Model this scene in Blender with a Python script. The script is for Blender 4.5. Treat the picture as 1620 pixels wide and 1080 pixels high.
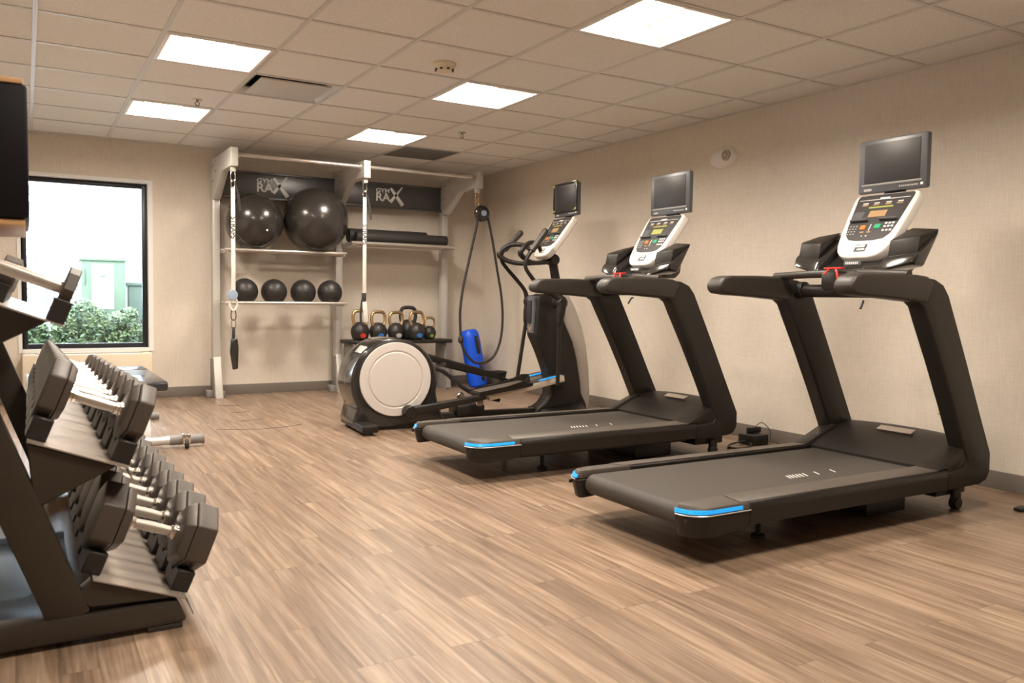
import bpy, bmesh, math, random
from mathutils import Vector, Matrix
random.seed(7)
for o in list(bpy.data.objects): bpy.data.objects.remove(o, do_unlink=True)
SC = bpy.context.scene
COL = SC.collection
R = math.radians
PI = math.pi

# ------------------------------------------------------------------ camera
cd = bpy.data.cameras.new('camera'); cam = bpy.data.objects.new('camera', cd); COL.objects.link(cam)
FPX = 1303.39; YAW = .5332; PITCH = -.0548; ROLL = .0145
cd.sensor_width = 36; cd.lens = FPX / 1620 * 36; cd.clip_start = .05; cd.clip_end = 200
_f = Vector((math.sin(YAW)*math.cos(PITCH), math.cos(YAW)*math.cos(PITCH), math.sin(PITCH)))
_r = Vector((math.cos(YAW), -math.sin(YAW), 0)); _u = _r.cross(_f)
_r2 = math.cos(ROLL)*_r + math.sin(ROLL)*_u; _u2 = -math.sin(ROLL)*_r + math.cos(ROLL)*_u
m = Matrix((( _r2.x, _u2.x, -_f.x), (_r2.y, _u2.y, -_f.y), (_r2.z, _u2.z, -_f.z))).to_4x4()
m.translation = Vector((-.0618, -4.8876, 1.0337)); cam.matrix_world = m
cd.dof.use_dof = True; cd.dof.focus_distance = 6.0; cd.dof.aperture_fstop = 5.0
SC.camera = cam

# ------------------------------------------------------------------ world, exposure
W = bpy.data.worlds.new('sky'); SC.world = W; W.use_nodes = True
bg = W.node_tree.nodes['Background']; bg.inputs[0].default_value = (.80, .90, 1.0, 1); bg.inputs[1].default_value = 5.0
SC.view_settings.view_transform = 'Standard'; SC.view_settings.look = 'None'
SC.view_settings.gamma = 1; SC.view_settings.use_curve_mapping = False
SC.view_settings.exposure = 2.1
LAMP = 25.0           # strength of each ceiling diffuser
LAMPCOL = (1.0, .885, .75, 1)

# ------------------------------------------------------------------ materials
def mat(name, col, rough=.5, metal=0, emit=0, ecol=None, coat=0, spec=.5):
    M = bpy.data.materials.new(name); M.use_nodes = True
    b = M.node_tree.nodes['Principled BSDF']
    b.inputs['Base Color'].default_value = (*col, 1); b.inputs['Roughness'].default_value = rough
    b.inputs['Metallic'].default_value = metal; b.inputs['Coat Weight'].default_value = coat
    b.inputs['Specular IOR Level'].default_value = spec
    if emit:
        b.inputs['Emission Color'].default_value = (*(ecol or col)[:3], 1); b.inputs['Emission Strength'].default_value = emit
    return M
def N(M, t, **k):
    n = M.node_tree.nodes.new(t)
    for a, v in k.items(): setattr(n, a, v)
    return n
def L(M, a, b): M.node_tree.links.new(a, b)
def coords(M, scale=(1,1,1), rot=(0,0,0)):
    t = N(M, 'ShaderNodeTexCoord'); mp = N(M, 'ShaderNodeMapping')
    mp.inputs['Scale'].default_value = scale; mp.inputs['Rotation'].default_value = rot
    L(M, t.outputs['Object'], mp.inputs['Vector']); return mp.outputs[0]
def ramp(M, fac, stops):
    r = N(M, 'ShaderNodeValToRGB'); e = r.color_ramp.elements
    e[0].position, e[0].color = stops[0][0], (*stops[0][1], 1); e[1].position, e[1].color = stops[-1][0], (*stops[-1][1], 1)
    for p, c in stops[1:-1]: x = e.new(p); x.color = (*c, 1)
    L(M, fac, r.inputs[0]); return r.outputs[0]
def noise(M, vec, scale, detail=3, rough=.5, dist=0):
    n = N(M, 'ShaderNodeTexNoise'); n.inputs['Scale'].default_value = scale; n.inputs['Detail'].default_value = detail
    n.inputs['Roughness'].default_value = rough; n.inputs['Distortion'].default_value = dist; L(M, vec, n.inputs['Vector']); return n.outputs['Fac']
def mix(M, fac, a, b, mode='MIX'):
    x = N(M, 'ShaderNodeMix', data_type='RGBA', blend_type=mode)
    for i, v in ((0, fac), (6, a), (7, b)):
        if isinstance(v, (int, float)): x.inputs[i].default_value = v
        elif isinstance(v, tuple): x.inputs[i].default_value = (*v, 1)
        else: L(M, v, x.inputs[i])
    return x.outputs[2]
def bump(M, h, strength, dist):
    b = N(M, 'ShaderNodeBump'); b.inputs['Strength'].default_value = strength; b.inputs['Distance'].default_value = dist
    L(M, h, b.inputs['Height']); L(M, b.outputs[0], bs(M).inputs['Normal'])
def bs(M): return M.node_tree.nodes['Principled BSDF']
def speckle(M, c1, c2, scale=300, bmp=.15):
    v = coords(M); n = noise(M, v, scale, 2); L(M, ramp(M, n, [(.35, c1), (.65, c2)]), bs(M).inputs['Base Color'])
    if bmp: bump(M, n, bmp, .001)
    return M

# floor: vinyl planks running along Y
m_floor = mat('vinyl_plank', (.4,.28,.2), .36)
v = coords(m_floor, (1,1,1), (0,0,R(90)))
br = N(m_floor, 'ShaderNodeTexBrick'); br.offset = .37; br.offset_frequency = 3
for k, val in (('Scale',1.0),('Mortar Size',.0016),('Mortar Smooth',.3),('Bias',0.0),('Brick Width',.92),('Row Height',.10)): br.inputs[k].default_value = val
br.inputs['Color1'].default_value = (.25,.25,.25,1); br.inputs['Color2'].default_value = (.75,.75,.75,1); br.inputs['Mortar'].default_value = (.1,.1,.1,1)
L(m_floor, v, br.inputs['Vector'])
tc = N(m_floor, 'ShaderNodeTexCoord')
addv = N(m_floor, 'ShaderNodeVectorMath', operation='MULTIPLY_ADD'); addv.inputs[1].default_value = (1,1,1)
L(m_floor, tc.outputs['Object'], addv.inputs[0])
sc_ = N(m_floor, 'ShaderNodeVectorMath', operation='SCALE'); sc_.inputs[3].default_value = 7.0; L(m_floor, br.outputs['Color'], sc_.inputs[0]); L(m_floor, sc_.outputs[0], addv.inputs[2])
mp1 = N(m_floor, 'ShaderNodeMapping'); mp1.inputs['Scale'].default_value = (34, 1.5, 1); L(m_floor, addv.outputs[0], mp1.inputs['Vector'])
g1 = noise(m_floor, mp1.outputs[0], 1.0, 5, .6, .6)
mp2 = N(m_floor, 'ShaderNodeMapping'); mp2.inputs['Scale'].default_value = (170, 5.0, 1); L(m_floor, addv.outputs[0], mp2.inputs['Vector'])
g2 = noise(m_floor, mp2.outputs[0], 1.0, 3, .6)
base = ramp(m_floor, g1, [(.30,(.138,.090,.058)), (.5,(.250,.172,.118)), (.70,(.385,.288,.212))])
fine = ramp(m_floor, g2, [(.3,(.80,.80,.80)), (.7,(1.1,1.1,1.1))])
c = mix(m_floor, 1.0, base, fine, 'MULTIPLY')
tone = ramp(m_floor, br.outputs['Color'], [(.2,(.84,.83,.83)), (.8,(1.14,1.13,1.12))])
c = mix(m_floor, 1.0, c, tone, 'MULTIPLY')
c = mix(m_floor, br.outputs['Fac'], c, (.15,.105,.075))
L(m_floor, c, bs(m_floor).inputs['Base Color'])
bump(m_floor, g2, .08, .0008)

def wallpaper(name, c1, c2):
    M = mat(name, c1, .75); v = coords(M, (1,1,1))
    mpa = N(M, 'ShaderNodeMapping'); mpa.inputs['Scale'].default_value = (14, 14, 230); L(M, v, mpa.inputs['Vector'])
    mpb = N(M, 'ShaderNodeMapping'); mpb.inputs['Scale'].default_value = (200, 200, 9); L(M, v, mpb.inputs['Vector'])
    a = noise(M, mpa.outputs[0], 1, 3, .6); b = noise(M, mpb.outputs[0], 1, 2, .5)
    ad = N(M, 'ShaderNodeMath', operation='ADD'); L(M, a, ad.inputs[0]); L(M, b, ad.inputs[1])
    hf = N(M, 'ShaderNodeMath', operation='MULTIPLY'); hf.inputs[1].default_value = .5; L(M, ad.outputs[0], hf.inputs[0])
    L(M, ramp(M, hf.outputs[0], [(.35, c2), (.65, c1)]), bs(M).inputs['Base Color']); bump(M, hf.outputs[0], .12, .001); return M
m_wall = wallpaper('linen_wallpaper', (.72,.655,.57), (.62,.56,.485))
m_base = mat('rubber_baseboard', (.16,.135,.115), .55)
m_tile = mat('ceiling_tile', (.62,.60,.57), .9)
v = coords(m_tile); n1 = noise(m_tile, v, 260, 2, .6); n2 = noise(m_tile, v, 90, 3)
cc = mix(m_tile, .5, ramp(m_tile, n1, [(.36,(.55,.535,.51)), (.5,(.84,.82,.79))]), ramp(m_tile, n2, [(.35,(.74,.72,.69)), (.6,(.84,.82,.79))]))
L(m_tile, cc, bs(m_tile).inputs['Base Color']); bump(m_tile, n1, .4, .002)
m_grid = mat('ceiling_grid', (.62,.61,.59), .42)
m_white = mat('white_enamel', (.80,.78,.75), .35)
m_lampwhite = mat('troffer_reflector', (.86,.84,.81), .45)
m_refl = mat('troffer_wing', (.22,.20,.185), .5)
m_lamp = mat('lamp_diffuser', (.9,.9,.9), .5, emit=LAMP, ecol=LAMPCOL)
m_dark = mat('dark_void', (.015,.015,.015), .7)
m_frame = mat('window_frame_black', (.012,.013,.02), .35)
m_reveal = mat('white_reveal', (.78,.78,.76), .5)
m_black = speckle(mat('black_plastic', (.035,.03,.027), .42), (.009,.0078,.0066), (.013,.011,.0095), 700, .1)
m_blackg = mat('gloss_black', (.022,.020,.019), .16, coat=.4)
m_rub = speckle(mat('black_rubber', (.03,.03,.03), .6), (.022,.020,.018), (.034,.030,.028), 500, .2)
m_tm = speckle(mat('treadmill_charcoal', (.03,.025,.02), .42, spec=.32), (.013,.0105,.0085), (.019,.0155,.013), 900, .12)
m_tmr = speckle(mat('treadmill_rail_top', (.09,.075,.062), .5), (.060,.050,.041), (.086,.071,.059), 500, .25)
m_tmc = speckle(mat('treadmill_cap', (.03,.025,.02), .38, spec=.45), (.024,.020,.017), (.034,.028,.024), 900, .12)
m_belt = speckle(mat('running_belt', (.07,.06,.05), .62), (.034,.028,.023), (.058,.048,.040), 380, .3)
m_grip = speckle(mat('padded_grip', (.07,.055,.045), .48), (.024,.019,.0155), (.034,.028,.023), 600, .15)
m_blue = mat('blue_accent', (.01,.30,.85), .3, emit=.12, ecol=(.02,.35,1))
m_silver = mat('silver_paint', (.62,.60,.58), .3, metal=.3)
m_cons = mat('console_white', (.74,.70,.66), .28, coat=.3)
m_podgrey = mat('pod_blue_grey', (.16,.18,.21), .22, metal=.4)
m_disc = mat('drum_cover', (.60,.56,.53), .36)
m_shell = mat('tower_shell_grey', (.42,.38,.34), .4)
m_chrome = mat('chrome', (.75,.72,.68), .16, metal=1)
m_handle = speckle(mat('brushed_handle', (.72,.66,.60),   .34, metal=.6), (.42,.385,.35), (.52,.48,.44), 900, .15)
m_alu = mat('aluminium_rail', (.70,.64,.56), .3, metal=.6)
m_screen = mat('screen_glass', (.030,.028,.028), .42, spec=.4)
m_bezel = mat('monitor_bezel', (.075,.078,.085), .35)
m_panel = mat('console_panel', (.040,.038,.040), .3)
m_mark = mat('white_print', (.75,.75,.73), .5)
m_greyprint = mat('grey_print', (.35,.34,.33), .5)
m_amber = mat('amber_display', (.30,.19,.10), .3, emit=.04, ecol=(.8,.45,.15))
m_green = mat('green_button', (.02,.25,.11), .3, emit=.05, ecol=(.05,.8,.35))
m_lcd = mat('green_display', (.26,.27,.07), .3, emit=.06, ecol=(.6,.65,.12))
m_orange = mat('orange_button', (.6,.14,.02), .3, emit=.06, ecol=(1,.3,.02))
m_red = mat('red_clip', (.75,.03,.02), .35)
m_rack = mat('rack_powder_coat', (.56,.54,.51), .38, metal=.15)
m_rackg = mat('rack_grey', (.22,.21,.20), .45)
m_panelg = mat('sign_panel_grey', (.11,.11,.112), .33, metal=.5)
m_bar = mat('satin_bar', (.62,.57,.52), .3, metal=.7)
m_ball = mat('vinyl_ball', (.030,.026,.024), .24, coat=.25)
v = coords(m_ball, (1,1,60)); wv = N(m_ball,'ShaderNodeTexWave', bands_direction='Z'); wv.inputs['Scale'].default_value = .6; L(m_ball, v, wv.inputs['Vector']); bump(m_ball, wv.outputs['Fac'], .06, .002)
m_med = speckle(mat('med_ball', (.02,.018,.017), .42), (.016,.014,.014), (.028,.025,.024), 220, .5)
m_head = speckle(mat('dumbbell_urethane', (.09,.075,.065), .45, spec=.4), (.058,.047,.039), (.078,.064,.054), 600, .15)
m_drack = mat('dumbbell_rack_bronze', (.042,.034,.027), .36, metal=.2)
m_tray = mat('dumbbell_tray', (.34,.29,.25), .36, metal=.3)
m_saddle = mat('saddle_black', (.018,.016,.015), .42)
m_gold = mat('brass_handle', (.60,.43,.24), .28, metal=.9)
m_kbred = mat('kettlebell_red', (.45,.03,.02), .4); m_kbblue = mat('kettlebell_blue', (.03,.14,.45), .4); m_kbgreen = mat('kettlebell_green', (.16,.24,.03), .4)
m_bag = mat('blue_vinyl', (.005,.10,.85), .38)
m_strap = mat('white_webbing', (.72,.69,.65), .7)
m_vinylblk = mat('bench_vinyl', (.03,.03,.034), .22, coat=.3)
m_tan = mat('tan_laminate', (.50,.30,.14), .4)
m_boxblk = mat('cabinet_black', (.006,.005,.007), .5, spec=.15)
m_mat = speckle(mat('blue_grey_mat', (.10,.16,.24), .32), (.17,.26,.38), (.27,.38,.52), 160, .3)  # pad colour lightened to carry the window's reflection on it
m_metalb = mat('blue_grey_rail', (.38,.50,.66), .3, metal=.4)
m_ac = mat('ac_unit_cream', (.72,.64,.50), .5)
m_outlet = mat('outlet_ivory', (.72,.60,.40), .4)
m_line = mat('floor_line_print', (.12,.09,.075), .6)
m_lab = mat('label_cream', (.50,.42,.36), .4)
# outside
m_ground = speckle(mat('outdoor_ground', (.5,.5,.48), .9), (.35,.36,.34), (.45,.45,.44), 6, 0)
m_brickw = mat('pale_brick', (.8,.8,.8), .8)
v = coords(m_brickw, (1,1,1), (R(90),0,0)); b2 = N(m_brickw,'ShaderNodeTexBrick')
for k, val in (('Scale',1.0),('Mortar Size',.012),('Brick Width',.20),('Row Height',.13)): b2.inputs[k].default_value = val
b2.inputs['Color1'].default_value=(.74,.75,.76,1); b2.inputs['Color2'].default_value=(.62,.65,.68,1); b2.inputs['Mortar'].default_value=(.06,.08,.10,1)
L(m_brickw, v, b2.inputs['Vector']); L(m_brickw, b2.outputs['Color'], bs(m_brickw).inputs['Base Color'])
m_util = mat('utility_green', (.050,.083,.052), .6); m_util2 = mat('utility_green_dark', (.055,.085,.068), .6)
m_leaf = speckle(mat('shrub_leaf', (.03,.05,.02), .6), (.012,.040,.016), (.060,.090,.026), 14, 0); m_twig = mat('shrub_twig', (.06,.035,.03), .8)
# glass pane: thin transparent + weak gloss
m_glass = bpy.data.materials.new('window_glass'); m_glass.use_nodes = True; nt = m_glass.node_tree; nt.nodes.clear()
o_ = nt.nodes.new('ShaderNodeOutputMaterial'); tr = nt.nodes.new('ShaderNodeBsdfTransparent'); gl = nt.nodes.new('ShaderNodeBsdfGlossy'); mx = nt.nodes.new('ShaderNodeMixShader')
gl.inputs['Roughness'].default_value = .02; fr = nt.nodes.new('ShaderNodeFresnel'); fr.inputs[0].default_value = 1.45
nt.links.new(fr.outputs[0], mx.inputs[0]); nt.links.new(tr.outputs[0], mx.inputs[1]); nt.links.new(gl.outputs[0], mx.inputs[2]); nt.links.new(mx.outputs[0], o_.inputs[0])

# ------------------------------------------------------------------ mesh helpers
class MB:
    def __init__(s): s.bm = bmesh.new(); s.mi = 0
    def _fin(s, verts, faces, bev=0, seg=2):
        for f in faces: f.material_index = s.mi
        if bev:
            ed = list({e for f in faces for e in f.edges})
            r = bmesh.ops.bevel(s.bm, geom=ed, offset=bev, segments=seg, affect='EDGES', profile=.5, clamp_overlap=True)
            for f in r['faces']: f.material_index = s.mi
        return s
    def poly(s, bottom, top, bev=0, seg=2):           # two matching rings, capped
        a = [s.bm.verts.new(p) for p in bottom]; b = [s.bm.verts.new(p) for p in top]; n = len(a)
        fs = [s.bm.faces.new(a[::-1]), s.bm.faces.new(b)]
        for i in range(n): fs.append(s.bm.faces.new((a[i], a[(i+1)%n], b[(i+1)%n], b[i])))
        bmesh.ops.recalc_face_normals(s.bm, faces=fs)
        return s._fin(a+b, fs, bev, seg)
    def box(s, c, d, bev=0, rot=None, seg=2):
        x, y, z = d[0]/2, d[1]/2, d[2]/2; c = Vector(c)
        P = [Vector(p) for p in ((-x,-y,-z),(x,-y,-z),(x,y,-z),(-x,y,-z),(-x,-y,z),(x,-y,z),(x,y,z),(-x,y,z))]
        if rot: P = [rot @ p for p in P]
        P = [p + c for p in P]; return s.poly(P[:4], P[4:], bev, seg)
    def bb(s, x0, x1, y0, y1, z0, z1, bev=0): return s.box(((x0+x1)/2,(y0+y1)/2,(z0+z1)/2), (x1-x0,y1-y0,z1-z0), bev)
    def prism(s, pts, axis, a, b, bev=0, seg=2):      # outline in the other two axes
        def P(p, t):
            return {'x':(t,p[0],p[1]), 'y':(p[0],t,p[1]), 'z':(p[0],p[1],t)}[axis]
        return s.poly([P(p,a) for p in pts], [P(p,b) for p in pts], bev, seg)
    def tube(s, path, r, n=10, smooth=True, cap=True):
        path = [Vector(p) for p in path]; rs = r if isinstance(r, (list,tuple)) else [r]*len(path)
        if smooth and len(path) > 2:
            q=[]; rr=[]
            for i in range(len(path)-1):
                p0=path[max(i-1,0)];p1=path[i];p2=path[i+1];p3=path[min(i+2,len(path)-1)]
                for k in range(6):
                    t=k/6; q.append(.5*((2*p1)+(-p0+p2)*t+(2*p0-5*p1+4*p2-p3)*t*t+(-p0+3*p1-3*p2+p3)*t**3)); rr.append(rs[i]*(1-t)+rs[i+1]*t)
            q.append(path[-1]); rr.append(rs[-1]); path=q; rs=rr
        rings=[]; prev=None
        for i,p in enumerate(path):
            t=(path[min(i+1,len(path)-1)]-path[max(i-1,0)]).normalized()
            if prev is None: a=t.orthogonal().normalized()
            else: a=(prev-t*prev.dot(t)).normalized()
            prev=a; b=t.cross(a)
            rings.append([s.bm.verts.new(p+rs[i]*(math.cos(2*PI*k/n)*a+math.sin(2*PI*k/n)*b)) for k in range(n)])
        fs=[]
        for A,B in zip(rings,rings[1:]):
            for k in range(n): fs.append(s.bm.faces.new((A[k],A[(k+1)%n],B[(k+1)%n],B[k])))
        if cap: fs.append(s.bm.faces.new(rings[0][::-1])); fs.append(s.bm.faces.new(rings[-1]))
        bmesh.ops.recalc_face_normals(s.bm, faces=fs)
        return s._fin([],fs)
    def lathe(s, prof, org=(0,0,0), axis='z', n=32):  # profile (radius, height)
        rings=[]; o=Vector(org)
        for r,h in prof:
            ring=[]
            for k in range(n):
                a=2*PI*k/n; p={'z':(r*math.cos(a),r*math.sin(a),h),'y':(r*math.cos(a),h,r*math.sin(a)),'x':(h,r*math.cos(a),r*math.sin(a))}[axis]
                ring.append(s.bm.verts.new(o+Vector(p)))
            rings.append(ring)
        fs=[]
        for A,B in zip(rings,rings[1:]):
            for k in range(n): fs.append(s.bm.faces.new((A[k],A[(k+1)%n],B[(k+1)%n],B[k])))
        fs.append(s.bm.faces.new(rings[0][::-1])); fs.append(s.bm.faces.new(rings[-1]))
        bmesh.ops.recalc_face_normals(s.bm, faces=fs)
        return s._fin([],fs)
    def cyl(s, c, r, h, axis='z', n=24, bev=.15):
        e=min(r,h/2)*bev; return s.lathe([(r-e,-h/2),(r,-h/2+e),(r,h/2-e),(r-e,h/2)], c, axis, n)
    def sphere(s, c, r, n=24, sc=(1,1,1)):
        k=bmesh.ops.create_uvsphere(s.bm,u_segments=n,v_segments=n//2,radius=r,matrix=Matrix.Translation(c)@Matrix.Diagonal((*sc,1)))
        for f in {f for v in k['verts'] for f in v.link_faces}: f.material_index=s.mi
        return s
    def quad(s, pts):
        f=s.bm.faces.new([s.bm.verts.new(p) for p in pts]); f.material_index=s.mi; return s
    def m(s,i): s.mi=i; return s
    def build(s, name, mats, parent=None, ang=35, flat=False):
        me=bpy.data.meshes.new(name); s.bm.to_mesh(me); s.bm.free()
        for q in (mats if isinstance(mats,(list,tuple)) else [mats]): me.materials.append(q)
        if not flat:
            me.polygons.foreach_set('use_smooth',[True]*len(me.polygons)); me.set_sharp_from_angle(angle=R(ang))
        o=bpy.data.objects.new(name,me); COL.objects.link(o)
        if parent: o.parent=parent
        return o
def tag(o,label=None,cat=None,group=None,kind=None):
    if label:o['label']=label
    if cat:o['category']=cat
    if group:o['group']=group
    if kind:o['kind']=kind
    return o
def thing(name,label,cat,loc=(0,0,0),rot=(0,0,0),group=None):
    o=bpy.data.objects.new(name,None); COL.objects.link(o); o.location=loc; o.rotation_euler=rot; o.empty_display_size=.1
    return tag(o,label,cat,group)
def struct(name,mb,mt,**k): return tag(mb.build(name,mt,**k),kind='structure')
def copy_tree(o,parent=None):
    c=o.copy(); COL.objects.link(c)
    if parent: c.parent=parent
    for ch in o.children: copy_tree(ch,c)
    return c
def text(s,size,name,mt,parent,loc,rot,ext=.001,shear=0,sx=1,align='CENTER'):
    cu=bpy.data.curves.new(name,'FONT'); cu.body=s; cu.size=size; cu.extrude=ext; cu.align_x=align; cu.align_y='CENTER'; cu.shear=shear; cu.offset=size*.02
    t=bpy.data.objects.new(name,cu); COL.objects.link(t)
    dg=bpy.context.evaluated_depsgraph_get(); me=bpy.data.meshes.new_from_object(t.evaluated_get(dg)); bpy.data.objects.remove(t)
    me.materials.clear(); me.materials.append(mt); o=bpy.data.objects.new(name,me); COL.objects.link(o); o.parent=parent; o.location=loc; o.rotation_euler=rot; o.scale=(sx,1,1); return o

# ------------------------------------------------------------------ room shell
XW=4.596; YW=3.719; H=2.444; XL=-.62; YB=-7.0; T=.6096
struct('floor', MB().bb(XL-.12,XW+.12,YB-.12,YW+.12,-.1,0), m_floor)
struct('wall_right', MB().bb(XW,XW+.12,YB-.12,YW+.12,0,H+.3), m_wall)
struct('wall_left', MB().bb(XL-.12,XL,YB-.12,YW+.12,0,H+.3), m_wall)
struct('wall_front', MB().bb(XL,XW,YB-.12,YB,0,H+.3), m_wall)
WX0,WX1,WZ0,WZ1=-.095,.985,.47,2.075
w=MB(); w.bb(XL,WX0,YW,YW+.16,0,H+.3).bb(WX1,XW,YW,YW+.16,0,H+.3).bb(WX0,WX1,YW,YW+.16,0,WZ0).bb(WX0,WX1,YW,YW+.16,WZ1,H+.3)
struct('wall_back', w, m_wall)
struct('baseboard_back', MB().bb(XL,XW-.012,YW-.012,YW,0,.10,.003), m_base)
struct('baseboard_right', MB().bb(XW-.012,XW,YB,YW,0,.10,.003), m_base)
struct('baseboard_left', MB().bb(XL,XL+.012,YB,YW-.012,0,.10,.003), m_base)
# window: reveal, frame, pane
wf=tag(MB().bb(WX0-.0,WX0+.045,YW+.075,YW+.125,WZ0+.02,WZ1-.02,.004).bb(WX1-.075,WX1-.03,YW+.075,YW+.125,WZ0+.02,WZ1-.02,.004).bb(WX0+.045,WX1-.075,YW+.075,YW+.125,WZ0+.02,WZ0+.065,.004).bb(WX0+.045,WX1-.075,YW+.075,YW+.125,WZ1-.065,WZ1-.02,.004).build('window_1',m_frame),kind='structure')
MB().bb(WX0+.04,WX1-.07,YW+.098,YW+.102,WZ0+.06,WZ1-.06).build('pane',m_glass,wf)
rv=MB().bb(WX1-.03,WX1+.012,YW-.008,YW+.15,WZ0-.012,WZ1+.012).bb(WX0,WX1-.03,YW-.008,YW+.15,WZ1-.02,WZ1+.012).bb(WX0,WX1-.03,YW-.02,YW+.15,WZ0-.012,WZ0+.02).bb(WX0-.03,WX0,YW-.008,YW+.15,WZ0-.012,WZ1+.012)
struct('trim_1', rv, m_reveal)

# ceiling tiles with openings for fixtures
lights={(1,0),(1,3),(4,0),(4,3),(4,-3),(1,-3),(4,-6),(1,-6)}
vent=(2,1); ret=(5,4)
cm=MB(); gm=MB()
xs=[XL]+[i*T for i in range(-1,8)]+[XW]; ys=[YB]+[j*T for j in range(-11,7)]+[YW]
for i in range(len(xs)-1):
    for j in range(len(ys)-1):
        ci=i-2; cj=j-12
        x0,x1,y0,y1=xs[i],xs[i+1],ys[j],ys[j+1]
        if (ci,cj) in lights or (ci,cj)==vent or (ci,cj)==ret: continue
        sag = .004 if (ci,cj)==(4,-2) else 0
        cm.bb(x0,x1,y0,y1,H-sag,H+.02-sag)
ceil=struct('ceiling', cm, m_tile, flat=True)
for x in xs[1:-1]: gm.bb(x-.012,x+.012,YB,YW,H-.006,H+.001)
for y in ys[1:-1]:
    for a,b in zip(xs,xs[1:]): gm.bb((a+.012 if a!=XL else a),(b-.012 if b!=XW else b),y-.012,y+.012,H-.0055,H+.001)
gm.bb(XW-.022,XW,YB,YW,H-.006,H+.001); gm.bb(XL,XW-.022,YW-.022,YW,H-.006,H+.001)
gm.build('grid', m_grid, ceil)
struct('trim_2', MB().bb(XL,XW,YB,YW,H+.26,H+.29), m_dark)     # slab above the tiles

# ------------------------------------------------------------------ ceiling fixtures
def troffer(ci,cj,label):
    cx,cy=(ci+.5)*T,(cj+.5)*T; t=thing('ceiling_light',label,'ceiling light',(cx,cy,H),(0,0,0),'recessed square ceiling lights')
    a=T/2-.013
    f=MB()
    for sx in (-1,1): f.box((sx*(a-.011),0,-.003),(.022,2*a,.012),.002); f.box((0,sx*(a-.011),-.003),(2*a-.044,.022,.012),.002)
    f.build('frame',m_lampwhite,t)
    p=MB()      # curved wings rising from the long edges to the lamp basket
    n=8; b=.14
    for sx in (-1,1):
        pr=[]
        for k in range(n+1):
            u=k/n; pr.append((sx*((a-.022)*(1-u)+b*u), .085*math.sin(u*PI/2)))
        for (x0,z0),(x1,z1) in zip(pr,pr[1:]): p.quad([(x0,-a+.022,z0),(x1,-a+.022,z1),(x1,a-.022,z1),(x0,a-.022,z0)])
    for sy in (-1,1): p.quad([(-a+.02,sy*(a-.022),0),(a-.02,sy*(a-.022),0),(a-.02,sy*(a-.05),.088),(-a+.02,sy*(a-.05),.088)])
    p.bb(-a,a,-a,a,.095,.10)
    p.build('reflector',m_refl,t)
    d=MB(); pts=[(-.145,.086)]+[(-.145+.29*k/10,.086-.038*math.sin(PI*k/10)) for k in range(1,10)]+[(.145,.086)]
    d.prism(pts,'y',-a+.05,a-.05); d.build('diffuser',m_lamp,t)
    return t
LN={(1,3):'lit square ceiling light nearest the window',(1,0):'lit square ceiling light left of the air vent',(4,3):'lit square ceiling light just in front of the steel storage rack',(4,0):'lit square ceiling light beside the smoke detector',(4,-3):'largest lit square ceiling light, above the treadmills at the top edge'}
for (ci,cj) in sorted(lights): troffer(ci,cj,LN.get((ci,cj),'lit square ceiling light %s, %s'%('on the treadmill side' if ci==4 else 'on the dumbbell side',{-3:'just ahead of the viewpoint, above the frame',-6:'over the viewpoint',-9:'at the front wall'}.get(cj))))
t=thing('air_vent','square ceiling air vent with a suspended plate and dark gap','air vent',((vent[0]+.5)*T,(vent[1]+.5)*T,H))
f=MB(); a=T/2-.012
f.poly([(-a,-a,-.002),(a,-a,-.002),(a,a,-.002),(-a,a,-.002)],[(-a,-a,.006),(a,-a,.006),(a,a,.006),(-a,a,.006)]) if False else None
for s_ in (-1,1):
    f.poly([(s_*a,-a,-.002),(s_*a,a,-.002),(s_*(a-.05),a-.05,.035),(s_*(a-.05),-a+.05,.035)],[(s_*a,-a,.004),(s_*a,a,.004),(s_*(a-.05),a-.05,.045),(s_*(a-.05),-a+.05,.045)])
    f.poly([(-a,s_*a,-.002),(a,s_*a,-.002),(a-.05,s_*(a-.05),.035),(-a+.05,s_*(a-.05),.035)],[(-a,s_*a,.004),(a,s_*a,.004),(a-.05,s_*(a-.05),.045),(-a+.05,s_*(a-.05),.045)])
f.build('frame',m_grid,t)
MB().bb(-a,a,-a,a,.12,.13).build('duct',m_dark,t)
MB().box((0,0,-.004),(.47,.47,.012),.004).build('plate',m_grid,t)
h=MB(); [h.tube([(x,y,.0),(x,y,.12)],.006,6) for x in(-.15,.15) for y in(-.15,.15)]; h.build('hanger',m_chrome,t)
t=thing('return_grille','grey perforated return air grille in the ceiling above the rack','air vent',((ret[0]+.5)*T,(ret[1]+.5)*T,H))
f=MB(); [f.box((s_*(a-.012),0,-.002),(.024,2*a,.01),.002) for s_ in(-1,1)]; [f.box((0,s_*(a-.012),-.002),(2*a-.048,.024,.01),.002) for s_ in(-1,1)]; f.build('frame',m_rackg,t)
f=MB(); [f.box((0,-a+.04+k*.034,.002),(2*a-.05,.020,.003)) for k in range(16)]; f.build('louvre',m_rackg,t)
MB().bb(-a,a,-a,a,.05,.06).build('duct',m_dark,t)
t=thing('smoke_detector','round cream smoke detector on the ceiling','smoke detector',(2.156,-.272,H))
MB().lathe([(.07,0),(.07,-.012),(.062,-.02),(.055,-.035),(.045,-.05),(.02,-.056)]).build('body',m_ac,t)
f=MB(); [f.box((.05*math.cos(k*PI/4),.05*math.sin(k*PI/4),-.042),(.02,.014,.007),0,Matrix.Rotation(k*PI/4,3,'Z')) for k in range(8)]; f.build('slot',m_dark,t)
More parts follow.
